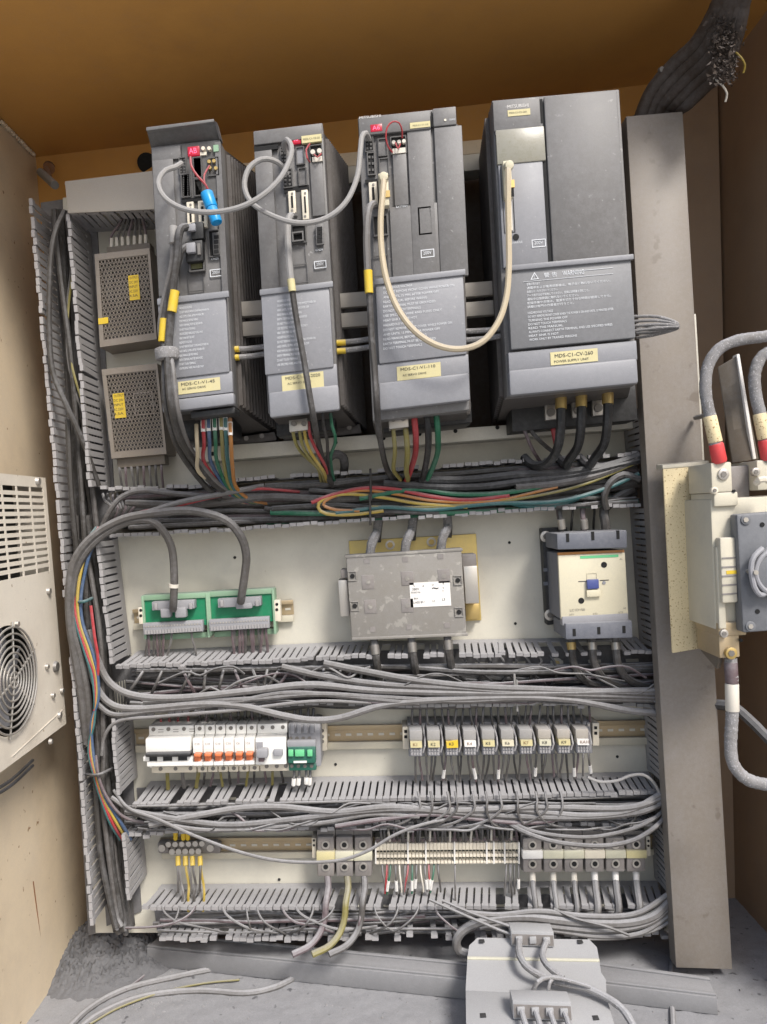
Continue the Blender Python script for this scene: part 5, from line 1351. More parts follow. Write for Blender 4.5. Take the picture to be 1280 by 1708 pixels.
for x0, y0, x1, y1, Y, lb in ((292, 485, 287, 520, -.2305, 'right'), (275, 532, 272, 570, -.221, 'left')):
    m = MB().cone(P(x0, y0, Y), P(x1, y1, Y), .0056, .0056, 14); tag(m.build('cable_marker', M['yellow'], None), lb + ' of the two yellow markers on the cables of the first drive', 'cable marker', 'yellow markers on cables')
m = MB().cone(P(278, 581, -.222), P(280, 600, -.222), .0145, .0140, 22); tag(m.build('cable_tie', M['ccoat'], None, .002), 'dusty fuzzy tie holding the cables left of the first drive', 'cable tie')
# second drive
wire([(492, 361, -.214), (485, 360, -.226), (481, 372, -.230), (481, 405, -.232), (484, 450, -.232), (490, 500, -.230), (498, 550, -.229), (508, 605, -.230), (517, 660, -.232), (524, 700, -.222), (532, 742, -.150), (545, 790, -.085), (556, 812, -.05)], 10.5, M['cdark'], 'dark dusty cable running down across the front of the second drive')
wire([(490, 361.5, -.2150), (484.5, 360, -.2268), (480.6, 372, -.2310), (480.6, 405, -.2330), (483.6, 450, -.2330), (486, 470, -.2325)], 11.5, M['cwhite'], 'pale upper sleeve on the cable of the second drive', None, 'sleeve', 'cable_sleeve')
m = MB().cone(P(485.5, 466, -.2330), P(488, 486, -.2325), .0047, .0045, 14); tag(m.build('cable_marker', M['sticker'], None), 'faded yellow marker on the cable of the second drive', 'cable marker', 'yellow markers on cables')
# third drive
wire([(625, 341, -.216), (618, 344, -.226), (614, 362, -.230), (612, 400, -.232), (614, 450, -.232), (617, 500, -.230), (620, 560, -.229), (625, 620, -.230), (629, 680, -.230), (634, 730, -.178), (645, 780, -.095), (662, 808, -.055)], 11, M['cdark'], 'dark cable with a yellow band down the left edge of the third drive')
wire([(625, 341, -.2165), (618, 344, -.2268), (613.6, 362, -.2310), (611.8, 400, -.2330), (613.6, 452, -.2330)], 12.5, M['cgrey2'], 'grey upper sleeve on the cable of the third drive', None, 'sleeve', 'cable_sleeve')
m = MB().cone(P(614.2, 451, -.2335), P(616, 489, -.2320), .0052, .0050, 14); tag(m.build('cable_marker', M['yellow'], None), 'bright yellow marker on the cable of the third drive', 'cable marker', 'yellow markers on cables')
wire([(640, 296, -.218), (640, 306, -.228), (638, 330, -.232), (635, 370, -.234), (637, 420, -.236), (646, 470, -.240), (664, 515, -.244), (692, 552, -.248), (730, 576, -.250), (770, 582, -.250), (806, 569, -.250), (832, 536, -.248), (845, 495, -.244), (849, 450, -.240), (849, 400, -.236), (848, 350, -.234), (848, 310, -.232), (848, 286, -.228), (848, 279, -.216)], 10.5, M['cbeige'], 'beige cable hanging in a deep U from the third drive to the widest unit')
for x, y, lb in ((640, 297, 'third drive'), (848, 278, 'widest unit')):
    m = MB(); c = P(x, y, -.218); m.cone(c, c + Vector((0, -.010, -.002)), .0062, .0052, 18); tag(m.build('cable_boot', M['cream'], None, .001), 'round cream cable boot on the plug of the ' + lb, 'cable boot', 'cream cable boots')
# power wires under the drives
gp = 'power wires under the first drive'
for i, (x, y, c, lab, xe) in enumerate(((339, 696, 'cred', 'red wire with white sleeve', 372), (348, 695, 'cblue', 'blue wire with white sleeve', 376), (358, 694, 'cgreen', 'green wire with white sleeve', 380), (369, 693, 'cyg', 'yellow green wire with white sleeve', 384), (376, 694, 'cteal', 'teal wire with white sleeve', 389), (384, 702, 'corange', 'orange wire with white sleeve', 394), (328, 712, 'cbeige', 'beige earth wire', 366))):
    t = thing('power_wire', lab + ' under the first drive', 'wire', P(x, y + 20, -.17), gp)
    wire([(x, y - 4, -.180), (x + .5, y + 18, -.184), (x + 2, y + 45, -.168), (x + (4 if i else 2), y + 75, -.135), (xe, 812, -.085), (xe + 26, 834, -.055), (xe + 70, 842, -.04)], 6.5, M[c], '', parent=t, name='wire_core', n=7)
    if i < 6: MB().cone(P(x, y + 2, -.1815), P(x + .5, y + 24, -.1835), .0032, .0030, 10).build('sleeve', M['stickerw'], t)
gp = 'power wires under the second drive'
for i, (x, y, c, lab, xe) in enumerate(((488, 706, 'cyg', 'left dull yellow wire', 530), (500, 712, 'cyg', 'middle dull yellow wire', 536), (508, 712, 'cyel', 'right dull yellow wire', 540), (515, 704, 'cred', 'red wire', 543), (538, 690, 'cdark', 'dark wire', 548), (552, 690, 'cgreen', 'green wire with dusty top', 552))):
    wire([(x, y, -.165), (x + 2, y + 20, -.170), (x + 8 + (i < 4) * 4, y + 45, -.15), (xe, y + 75, -.11), (xe + 8, 806, -.05), (xe + 30, 824, -.035)], 5.5, M[c], lab + ' under the second drive', gp, 'wire', 'power_wire', n=7)
wire([(548, 790, -.06), (545, 772, -.075), (556, 758, -.08), (572, 762, -.07), (574, 785, -.05), (560, 815, -.035)], 15, M['cdark'], 'short dark cable loop under the second drive')
gp = 'power wires under the third drive'
for i, (x, y, c, lab, xe, w) in enumerate(((655, 704, 'cyg', 'left dull yellow earth wire', 668, 7), (676, 706, 'cyg', 'right dull yellow earth wire', 680, 9), (690, 682, 'cred', 'thick red wire', 678, 10), (711, 681, 'cblack', 'thick black wire', 704, 11), (727, 680, 'cgreen', 'thick green wire', 712, 9.5))):
    t = thing('power_wire', lab + ' under the third drive', 'wire', P(x, y + 20, -.12), gp)
    Y = -.16 if i < 2 else -.168
    wire([(x, y, Y), (x + 2, y + 20, Y - .012), (x + 4, y + 50, Y + .005), (x + 2, y + 80, Y + .05), (xe, 802, -.07), (xe - 14, 822, -.045)], w, M[c], '', parent=t, name='wire_core', n=8)
    if i > 1: MB().cone(P(x, y - 5, Y), P(x + .5, y + 9, Y - .006), .0048, .0044, 12).build('sleeve', M['brass'], t)
gp = 'thick black cables under the widest unit'
for i, (x, y, xe, lab) in enumerate(((936, 668, 880, 'left'), (970, 665, 935, 'middle'), (1014, 660, 972, 'right'))):
    t = thing('power_cable', lab + ' of three thick black cables with brass lugs under the widest unit', 'cable', P(x, y + 20, -.13), gp)
    wire([(x, y - 8, -.150), (x, y + 20, -.152), (x - 1, y + 50, -.148), (x - 6, y + 80, -.130), (x - 22, y + 104, -.10), (xe + 10, 776, -.075), (xe - 6, 762, -.06)], 15.5, M['cblack'], '', parent=t, name='cable_core')
    MB().cone(P(x, y - 12, -.150), P(x, y + 14, -.1525), .0076, .0074, 14).build('lug', M['brass'], t)
wire([(922, 698, -.08), (923, 716, -.09), (927, 735, -.085), (930, 760, -.06)], 9, M['cred'], 'short red earth wire under the widest unit', None, 'wire', 'power_wire', n=8)
wire([(876, 702, -.09), (890, 724, -.10), (908, 742, -.095), (925, 755, -.07)], 7, M['cdark'], 'thin dark wire slanting under the left of the widest unit', None, 'wire', 'power_wire', n=7)
wire([(868, 700, -.09), (880, 730, -.10), (890, 752, -.085), (905, 775, -.055)], 6, M['cpurple'], 'mauve wire slanting under the left of the widest unit', None, 'wire', 'power_wire', n=7)

# ------------------------------------------------------------ cables lying in the ducts
def lay(n, x0, x1, top, bot, Yr, wr, mats, label, group, seed, wob=9, knots=7, curl=None, name='cable', cat='cable'):
    r = random.Random(seed)
    for k in range(n):
        fr = r.random(); pts = []; Yb = r.uniform(*Yr); xa = x0 + r.uniform(-6, 26); xb = x1 - r.uniform(0, 6)
        if r.random() < .28: xb = x0 + (x1 - x0) * r.uniform(.4, .85)
        if r.random() < .22: xa = x0 + (x1 - x0) * r.uniform(.15, .5)
        f = fr
        for i in range(knots):
            a = i / (knots - 1); x = xa + (xb - xa) * a; q = (x - x0) / (x1 - x0)
            f = min(1.02, max(-.02, f + r.uniform(-.22, .22)))
            y = (top[0] + (top[1] - top[0]) * q) * (1 - f) + (bot[0] + (bot[1] - bot[0]) * q) * f
            pts.append((x, y, Yb + r.uniform(-.006, .006)))
        if curl: 
            pts[0] = (pts[0][0] - 6, pts[0][1] + curl * r.uniform(.3, 1), pts[0][2])
        w = r.uniform(*wr)
        c = mats[r.randrange(len(mats))]
        lb = {'cdark': 'dark', 'cgrey': 'grey', 'cgrey2': 'pale grey', 'cpurple': 'mauve', 'cgreen': 'green', 'cteal': 'teal'}[c] + ' ' + label
        wire(pts, w, M[c], lb, group, cat, name, n=7)
lay(30, 196, 1066, (832, 772), (880, 836), (-.060, -.012), (7, 13), ['cdark', 'cgrey', 'cdark', 'cgrey', 'cdark', 'cpurple'], 'dusty cable lying in the duct right below the drives', 'cables in the duct below the drives', 3)
lay(16, 440, 1066, (812, 770), (872, 836), (-.064, -.02), (7, 11), ['cdark', 'cgreen', 'cteal', 'cdark', 'cdark'], 'cable in the right half of the duct below the drives', 'dark cables in the right half of the duct below the drives', 5)
lay(30, 215, 1096, (1120, 1108), (1186, 1168), (-.060, -.012), (3.5, 10), ['cgrey', 'cdark', 'cgrey2', 'cdark', 'cpurple'], 'cable lying in the duct below the contactor', 'cables in the duct below the contactor', 7)
lay(32, 215, 1104, (1346, 1326), (1384, 1374), (-.066, -.012), (3.5, 10), ['cgrey2', 'cgrey', 'cdark', 'cgrey', 'cdark'], 'dusty cable lying in the duct below the breakers and relays', 'cables in the duct below the relays', 9)
lay(20, 262, 1112, (1522, 1515), (1560, 1552), (-.060, -.012), (3.5, 7), ['cdark', 'cgrey', 'cgrey2', 'cpurple', 'cgrey'], 'thin dusty wire lying in the lowest duct', 'wires in the lowest duct', 13, name='wire', cat='wire')
# tall bundle at the left
r = random.Random(21)
def xl(y):     # inside of the left duct
    pts = ((340, 88, 112), (640, 108, 136), (810, 118, 154), (900, 124, 162), (1110, 140, 184), (1200, 146, 190), (1330, 156, 200), (1500, 178, 216), (1550, 196, 222))
    for a, b in zip(pts, pts[1:]):
        if y <= b[0]:
            t_ = (y - a[0]) / (b[0] - a[0]); return a[1] + (b[1] - a[1]) * t_, a[2] + (b[2] - a[2]) * t_
    return pts[-1][1:]
for k in range(24):
    f = r.random(); Y = r.uniform(-.072, -.012); y0 = r.choice((350, 620, 700, 860, 900, 930)); pts = []
    y = y0
    while y < 1545:
        a, b = xl(y); f = min(1, max(0, f + r.uniform(-.3, .3))); pts.append((a + (b - a) * f, y, Y + r.uniform(-.006, .006))); y += r.uniform(110, 170)
    a, b = xl(1548); pts.append((a + (b - a) * f, 1546 + r.uniform(-6, 8), Y))
    c = r.choice(('cdark', 'cdark', 'cgrey', 'cdark', 'cgrey')); w = r.uniform(7, 13)
    wire(pts, w, M[c], ('thick ' if w > 10 else 'thin ') + ('dark' if c == 'cdark' else 'grey') + ' cable in the tall left duct, running down from ' + ('its very top' if y0 == 350 else 'beside the power supplies' if y0 < 800 else 'the duct below the drives'), 'cables in the tall left duct', n=7)
wire([(108, 352, -.075), (92, 390, -.088), (84, 450, -.092), (83, 560, -.092), (90, 625, -.092), (112, 678, -.09), (140, 740, -.08), (165, 810, -.06)], 9, M['cdark'], 'dark brown cable bowing out of the top of the tall left duct')
wire([(124, 440, -.05), (115, 510, -.062), (113, 570, -.066), (124, 625, -.07), (137, 670, -.07), (146, 720, -.06)], 4, M['cyg'], 'thin dull yellow wire in the upper part of the tall left duct', None, 'wire', 'wire', n=6)
wire([(120, 440, -.05), (112, 520, -.06), (114, 600, -.066), (128, 660, -.066), (142, 700, -.06), (160, 790, -.05)], 4, M['cgrey2'], 'thin pale wire in the upper part of the tall left duct', None, 'wire', 'wire', n=6)
for k, (c, lab, dx) in enumerate((('cred', 'red', 0), ('cyel', 'yellow', 7), ('cblue', 'blue', 14), ('cteal', 'teal', -4))):
    wire([(165 + dx, 880, -.06), (140 + dx, 915, -.084), (128 + dx, 955, -.090), (124 + dx * .8, 1000, -.092), (130 + dx * .6, 1040, -.092), (144 + dx * .7, 1085, -.092), (158 + dx * .35 - (k == 3) * 3, 1125, -.092), (160 + dx * .3, 1165, -.092), (156 - dx * .2, 1205, -.092), (150 + dx * .35, 1250, -.092), (158 + dx * .3, 1290, -.090), (170 + dx * .4, 1330, -.086), (188 + dx, 1372, -.08), (205 + dx, 1400, -.06)], 5.5, M[c], lab + ' wire winding down the front of the tall left bundle', 'coloured wires of the tall left bundle', 'wire', 'wire', n=7)
wire([(152, 1010, -.09), (158, 1060, -.094), (164, 1100, -.094), (162, 1150, -.09)], 5, M['cred'], 'short red wire segment in the middle of the tall left bundle', None, 'wire', 'wire', n=6)
wire([(160, 1260, -.09), (166, 1300, -.094), (182, 1335, -.092), (206, 1362, -.085), (240, 1372, -.07)], 5, M['cpurple'], 'dull red wire turning right at the foot of the tall left bundle', None, 'wire', 'wire', n=6)
# cables of the green boards, then the big sweeps into the left bundle
wire([(289, 1017, -.062), (290, 1000, -.072), (291, 960, -.074), (287, 915, -.078), (272, 885, -.086), (250, 868, -.092), (210, 872, -.092), (165, 898, -.092), (134, 936, -.092), (121, 985, -.092), (123, 1045, -.09), (135, 1100, -.086), (146, 1160, -.08), (150, 1230, -.07)], 13, M['cgrey'], 'thick grey cable curving from the left green circuit board into the left bundle')
m = MB().cone(P(290.5, 974, -.0735), P(290, 980, -.0732), .0072, .0072, 14); tag(m.build('cable_tie', M['ferr'], None), 'small pale tie on the cable of the left green circuit board', 'cable tie')
wire([(402, 1004, -.062), (404, 990, -.072), (409, 955, -.076), (411, 925, -.08), (401, 893, -.086), (374, 866, -.090), (320, 852, -.094), (265, 855, -.096), (205, 866, -.096), (155, 895, -.096), (125, 935, -.096), (116, 985, -.096), (118, 1045, -.092), (128, 1105, -.088), (138, 1170, -.08), (144, 1240, -.07)], 14, M['cgrey'], 'thick grey cable curving from the right green circuit board into the left bundle')
wire([(168, 884, -.075), (185, 850, -.080), (205, 828, -.08), (240, 818, -.08), (300, 824, -.075), (360, 828, -.07), (440, 826, -.05)], 9, M['cgrey'], 'grey cable arching over the left end of the duct below the drives')
wire([(190, 872, -.086), (230, 856, -.090), (300, 842, -.088), (360, 828, -.080), (430, 815, -.065), (500, 820, -.05)], 6, M['cred'], 'red streaked wire in the left of the duct below the drives', None, 'wire', 'wire', n=7)
wire([(180, 880, -.088), (225, 862, -.094), (300, 838, -.09), (380, 822, -.08), (440, 810, -.06)], 9, M['cgrey2'], 'pale grey cable beside the red streaked wire at the left')
for k in range(9):
    wire([(172 + k * 8, 824, -.03), (176 + k * 7, 836, -.05), (190 + k * 4, 848, -.055), (186 + k * 3, 862, -.05), (178 + k * 2, 880, -.03)], 5, M[('cgrey', 'cdark', 'cpurple')[k % 3]], 'thin dark wire fanning down under the lower power supply' + ', ' + nth(k) + ' from the left', 'wires fanning at the left end of the duct below the drives', 'wire', 'wire', n=6)
gA = 'coloured wires in the duct below the drives'
for c, lab, pts, w in (
    ('cyel', 'yellow wire looping forward in the middle of the duct below the drives', [(640, 852), (590, 858), (545, 857), (531, 846), (540, 832), (580, 824), (640, 830), (700, 840), (780, 846)], 6),
    ('corange', 'orange wire beside the yellow loop in the duct below the drives', [(600, 852), (560, 850), (540, 842), (552, 830), (600, 818), (660, 824), (730, 836), (820, 836), (930, 812)], 5.5),
    ('cred', 'red wire crossing the middle of the duct below the drives', [(520, 838), (560, 824), (610, 814), (660, 816), (720, 828), (780, 834), (850, 826)], 7),
    ('cgreen', 'green wire running right in the duct below the drives', [(600, 832), (650, 822), (700, 816), (760, 824), (840, 822), (930, 806), (1000, 788), (1066, 765)], 8),
    ('cteal', 'teal wire along the lower edge of the duct below the drives', [(560, 856), (640, 846), (720, 850), (820, 840), (930, 836), (1010, 815), (1066, 790)], 7),
    ('cyg', 'dull yellow cable sweeping to the upper right of the duct below the drives', [(620, 845), (700, 846), (800, 840), (900, 826), (980, 806), (1066, 770)], 5),
    ('cgrey', 'thick grey cable along the top of the duct at its right end', [(860, 812), (930, 806), (990, 794), (1040, 776), (1068, 758)], 13),
    ('cblack', 'thick black cable at the upper right of the duct below the drives', [(700, 800), (780, 800), (860, 792), (940, 788), (1010, 778), (1068, 760)], 13),
    ('cblack', 'second thick black cable right of the middle, under the power wires', [(640, 806), (720, 812), (800, 812), (880, 802), (960, 792), (1066, 768)], 12),
    ('cdark', 'dark cable curling by the bent white fingers near the column', [(1068, 800), (1040, 792), (1018, 806), (1008, 830), (1012, 850)], 12)):
    wire([(x, y, -.074 + .004 * math.sin(x * .02)) for x, y in pts], w, M[c], lab, gA, n=8)
for x, y in ((618, 808), (617, 850), (862, 1160), (858, 1150)):
    m = MB(); p = P(x, y, -.078); m.cone(p + Vector((0, 0, -.022)), p + Vector((.001, -.002, .022)), .0016, .0016, 8)
    tag(m.build('cable_tie', M['cwhite'] if y > 1000 else M['cdark'], None), {808: 'dark tie across the upper cables below the third drive', 850: 'dark tie across the lower cables below the third drive', 1160: 'front pale tie round the grey cables under the contactor', 1150: 'rear pale tie round the grey cables under the contactor'}[y], 'cable tie')
t = thing('panel_bolt', 'round zinc bolt on the back of the duct below the second drive', 'bolt', P(512, 826, -.006))
MB().cone(P(512, 826, -.003), P(512, 826, -.008), .010, .010, 16).build('washer', M['brass'], t); MB().cone(P(512, 826, -.008), P(512, 826, -.014), .006, .006, 6).build('head', M['steel'], t)
t = thing('panel_bolt', 'round zinc bolt on the back of the duct left of the contactor cables', 'bolt', P(929, 1107, -.006))
MB().cone(P(929, 1107, -.003), P(929, 1107, -.008), .009, .009, 16).build('washer', M['ferr'], t); MB().cone(P(929, 1107, -.008), P(929, 1107, -.013), .005, .005, 6).build('head', M['brass'], t)
# big cables in front of the second duct
gB = 'long grey cables in front of the duct below the contactor'
for lab, c, w, pts in (
    ('thick pale grey cable turning out of the left bundle, upper one', 'cgrey2', 12, [(150, 1050), (163, 1100), (185, 1140), (225, 1160), (300, 1164), (420, 1152), (520, 1142), (640, 1152), (860, 1156), (1095, 1152)]),
    ('thick pale grey cable sagging lowest, in front of the green motor breaker', 'cgrey2', 11.5, [(146, 1090), (160, 1142), (185, 1174), (230, 1182), (330, 1174), (400, 1177), (470, 1193), (520, 1201), (570, 1197), (640, 1176), (720, 1168), (860, 1163), (960, 1168), (1040, 1184), (1098, 1190)]),
    ('grey cable running straight above the relays', 'cgrey', 9, [(240, 1170), (420, 1166), (520, 1158), (640, 1163), (760, 1170), (860, 1166), (980, 1166), (1096, 1168)]),
    ('grey cable sloping down from below the power module', 'cgrey', 12, [(540, 1106), (600, 1118), (700, 1136), (800, 1146), (900, 1150), (1096, 1158)]),
    ('dark grey cable under the sloping one', 'cgrey', 11, [(470, 1112), (540, 1128), (640, 1142), (760, 1148), (880, 1156), (1096, 1164)]),
    ('thin grey wire leaving the left bundle towards the relays', 'cgrey2', 6, [(170, 1260), (176, 1225), (200, 1202), (260, 1196), (330, 1190), (400, 1184), (520, 1170), (620, 1172)]),
    ('grey cable under the left white breakers side', 'cgrey', 9, [(158, 1170), (190, 1192), (250, 1186), (320, 1180), (400, 1170), (470, 1156), (560, 1160), (700, 1174)])):
    wire([(x, y, -.084 + .004 * math.sin(x * .013)) for x, y in pts], w, M[c], lab, gB, n=8)
gl = 'thin wires bridging the fingers of the duct below the green boards'
for k in range(16):
    x = 250 + k * 24 + rnd.uniform(-8, 8); s = rnd.uniform(-1, 1)
    wire([(x, 1112, -.05), (x + s * 8, 1122, -.068), (x + s * 22, 1140, -.072), (x + s * 36, 1158, -.06), (x + s * 42, 1172, -.04)], 5, M[('cgrey2', 'cgrey', 'cpurple', 'cgrey')[k % 4]], 'thin grey wire bending down below the green circuit boards' + ', ' + nth(k) + ' from the left', gl, 'wire', 'wire', n=6)
gl = 'dark loops of wire below the power module and contactor'
for k in range(8):
    x = 770 + k * 21
    wire([(x, 1094, -.04), (x + 8, 1104, -.05), (x + 12 * (1 if k % 2 else -.4), 1124, -.052), (x + (4 if k % 2 else 14), 1142, -.045), (x - 6, 1152, -.03)], 4.5, M['cdark'], 'thin dark wire looping between the power module and the contactor cables' + ', ' + nth(k) + ' from the left', gl, 'wire', 'wire', n=6)
# third duct: loops and long sagging wires
wire([(190, 1318, -.075), (215, 1348, -.088), (262, 1366, -.094), (330, 1396, -.098), (410, 1424, -.10), (480, 1437, -.10), (560, 1436, -.10), (612, 1420, -.098), (660, 1392, -.094), (710, 1374, -.088), (770, 1362, -.07)], 5.5, M['cgrey2'], 'long pale wire sagging across the earthing bar and the three large terminal blocks', None, 'wire', 'wire')
wire([(850, 1368, -.07), (880, 1384, -.085), (930, 1394, -.092), (990, 1396, -.094), (1050, 1384, -.09), (1090, 1366, -.085), (1112, 1346, -.07)], 7, M['cgrey'], 'upper grey cable sagging in front of the six large terminal blocks')
wire([(845, 1372, -.07), (880, 1390, -.09), (930, 1405, -.098), (1000, 1411, -.10), (1055, 1402, -.096), (1095, 1378, -.09), (1114, 1354, -.07)], 8, M['cgrey'], 'lower grey cable sagging in front of the six large terminal blocks')
gl = 'thin loops hanging over the duct below the relays'
for k in range(11):
    x = 690 + k * 25 + rnd.uniform(-9, 9); d = rnd.uniform(25, 75) * rnd.choice((1, 1, -.8))
    wire([(x, 1320, -.074), (x + 3, 1336, -.082), (x + 2, 1352, -.085), (x - d * .4, 1372, -.080), (x - d, 1380, -.07), (x - d * 1.8, 1382, -.05)], 4.2, M[('cgrey2', 'cgrey')[k % 2]], 'thin grey wire looping out of the fingers under the relays' + ', ' + nth(k) + ' from the left', gl, 'wire', 'wire', n=6)
gC = 'thick grey cables in front of the duct below the breakers'
for lab, c, w, pts in (
    ('thick grey cable humping up below the breakers', 'cgrey2', 11, [(250, 1376), (320, 1362), (400, 1348), (470, 1346), (560, 1354), (650, 1346), (760, 1352), (900, 1346), (1040, 1348), (1106, 1330)]),
    ('thick grey cable dipping below the breakers', 'cgrey', 11, [(210, 1352), (290, 1366), (380, 1376), (480, 1368), (580, 1356), (680, 1350), (820, 1360), (960, 1364), (1060, 1356), (1108, 1338)]),
    ('grey cable crossing to the lower left bundle', 'cgrey2', 8, [(186, 1330), (220, 1352), (270, 1372), (340, 1384), (440, 1380), (540, 1372), (620, 1358), (700, 1362)]),
    ('mauve grey cable below the relays', 'cpurple', 8, [(560, 1378), (640, 1366), (720, 1358), (800, 1366), (880, 1372), (960, 1362)]),
    ('pale cable at the far right below the relays', 'cgrey2', 10, [(860, 1350), (920, 1356), (980, 1360), (1050, 1352), (1106, 1322)]),
    ('thin pale wire on the fingers right of the relays', 'cwhite', 5, [(980, 1296), (1000, 1304), (1030, 1302), (1050, 1294), (1072, 1292), (1090, 1304), (1100, 1322)])):
    wire([(x, y, -.080 + .004 * math.sin(x * .017)) for x, y in pts], w, M[c], lab, gC, n=8)
# lowest duct: ropes of thin wire and thick cables at the right
gD = 'loose wires hanging out of the lowest duct'
for k in range(15):
    x = 270 + k * 33 + rnd.uniform(-12, 12); d = rnd.uniform(-90, 90)
    wire([(x, 1512, -.066), (x + d * .1, 1524, -.078), (x + d * .4, 1538, -.084), (x + d * .9, 1546 + rnd.uniform(-6, 8), -.08), (x + d * 1.6, 1550 + rnd.uniform(-10, 10), -.06)], rnd.uniform(2.6, 4.2), M[('cgrey', 'cgrey', 'cpurple', 'cgrey2')[k % 4]], 'loose thin dusty wire drooping out of the lowest duct' + ', ' + nth(k) + ' from the left', gD, 'wire', 'wire', n=6)
gE = 'thick dusty cables at the right of the lowest duct'
for lab, w, pts in (
    ('thick dusty cable curling round the left end of the loose connector plate', 15, [(786, 1592), (766, 1586), (762, 1568), (778, 1548), (820, 1534), (880, 1530), (960, 1538), (1040, 1540), (1090, 1528), (1120, 1500)]),
    ('dusty cable just under the curling one', 11, [(800, 1546), (860, 1538), (930, 1546), (1010, 1552), (1080, 1540), (1120, 1512)]),
    ('thinner dusty cable behind the loose connector plate', 8, [(850, 1548), (920, 1552), (1000, 1562), (1070, 1556), (1122, 1522)]),
    ('dusty wire along the right foot of the duct', 6, [(980, 1566), (1040, 1564), (1090, 1552), (1122, 1534)]),
    ('uppermost dusty cable below the six large blocks', 9, [(760, 1520), (830, 1526), (900, 1520), (980, 1528), (1060, 1524), (1118, 1490)])):
    wire([(x, y, -.082) for x, y in pts], w, M['cgrey2'], lab, gE, n=8)
wire([(738, 1502, -.08), (790, 1524, -.095), (850, 1545, -.11), (868, 1556, -.12)], 5, M['cgrey2'], 'upper thin wire running down to the top connector of the loose plate', None, 'wire', 'wire', n=6)
wire([(716, 1500, -.08), (770, 1524, -.095), (830, 1550, -.11), (862, 1562, -.12)], 5, M['cgrey2'], 'lower thin wire running down to the top connector of the loose plate', None, 'wire', 'wire', n=6)
wire([(924, 1516, -.08), (960, 1532, -.09), (1010, 1545, -.095), (1050, 1560, -.095)], 5, M['cgrey'], 'dark thin wire slanting right below the six large terminal blocks', None, 'wire', 'wire', n=6)
# ties on the left bundle
for x0, y0, x1, y1, lb in ((118, 1002, 160, 995, 'upper'), (142, 1292, 188, 1282, 'lower')):
    p3 = spline([P(x0, y0, -.06), P((x0 + x1) / 2, (y0 + y1) / 2 + 5, -.1), P(x1, y1, -.06)])
    tag(MB().tube(p3, .0022, 7).build('cable_tie', M['cteal'] if lb == 'upper' else M['cgrey'], None, recalc=False), lb + ' plastic tie round the tall left bundle', 'cable tie')

# tangles of thin wire over the two middle ducts
for q, (x0, x1, ya, yb, lab, gg) in enumerate(((230, 1080, 1112, 1172, 'thin tangled dusty wire crossing the duct below the contactor', 'tangled wires over the duct below the contactor'), (240, 1080, 1340, 1384, 'thin tangled dusty wire crossing the duct below the relays', 'tangled wires over the duct below the relays'))):
    for k in range(18):
        x = x0 + (x1 - x0) * (k + rnd.random()) / 18 - 40; y = rnd.uniform(ya, yb); pts = []
        for i in range(6):
            pts.append((min(max(x, x0 - 10), x1 + 15), y, -.066 - .012 * math.sin(i * .63) - rnd.uniform(0, .008)))
            x += rnd.uniform(14, 46); y = min(yb, max(ya, y + rnd.uniform(-24, 24)))
        wire(pts, rnd.uniform(2.8, 4.6), M[('cgrey', 'cdark', 'cgrey2', 'cpurple')[k % 4]], lab + ', ' + nth(k) + ' from the left', gg, 'wire', 'wire', n=6)
# ------------------------------------------------------------ loose parts on the floor
def floor_wire(pts, w, mat_, label, group=None, lift=0.0):
    r0 = w / 2 * .75 * .9 / FOC
    p3 = spline([PZ(x, y, FZ + r0 + lift + (q[0] if q else 0)) for x, y, *q in pts])
    return tag(MB().tube(p3, r0 * 1.1, 8).build('cable', M[mat_], None, recalc=False), label, 'cable', group)
def lying(name, label, cat, quad, z0, z1, mat_, bevel=.001, lips=True):
    """a cover of channel section lying on the floor; quad: far left, far right, near right, near left"""
    t = thing(name, label, cat, PZ(quad[3][0], quad[3][1], FZ))
    a = [PZ(x, y, z1) for x, y in quad]
    d = Vector((0, 0, z0 - z1))
    MB().hexa(a, [q + Vector((0, 0, -.002)) for q in a]).build('web', mat_, t, .0006)
    if lips:
        for i, j, nm in ((0, 1, 'far_lip'), (3, 2, 'near_lip')):
            p, q = a[i], a[j]; s = Vector((0, .003 if i == 0 else -.003, 0))
            MB().hexa([p, q, q + d, p + d], [v + s for v in (p, q, q + d, p + d)]).build(nm, mat_, t, .0006)
            b = [p + Vector((0, 0, .0025)), q + Vector((0, 0, .0025)), q, p]
            MB().hexa(b, [v + s * -2.0 for v in b]).build('edge_bead', mat_, t, .0006)
    return t
M['floorpart'] = mat('dust_covered_plastic', (.20, .20, .205), .75, dust=.45, grime=.2, side=.1, bump=.35)
lying('duct_cover', 'long dusty duct cover lying on the floor at the left', 'duct cover', [(270, 1557), (790, 1608), (790, 1634), (246, 1580)], FZ + .002, FZ + .028, M['floorpart'])
lying('duct_cover', 'short dusty duct cover lying on the floor right of the loose connector plate', 'duct cover', [(990, 1606), (1182, 1632), (1195, 1662), (985, 1637)], FZ + .002, FZ + .024, M['floorpart'])
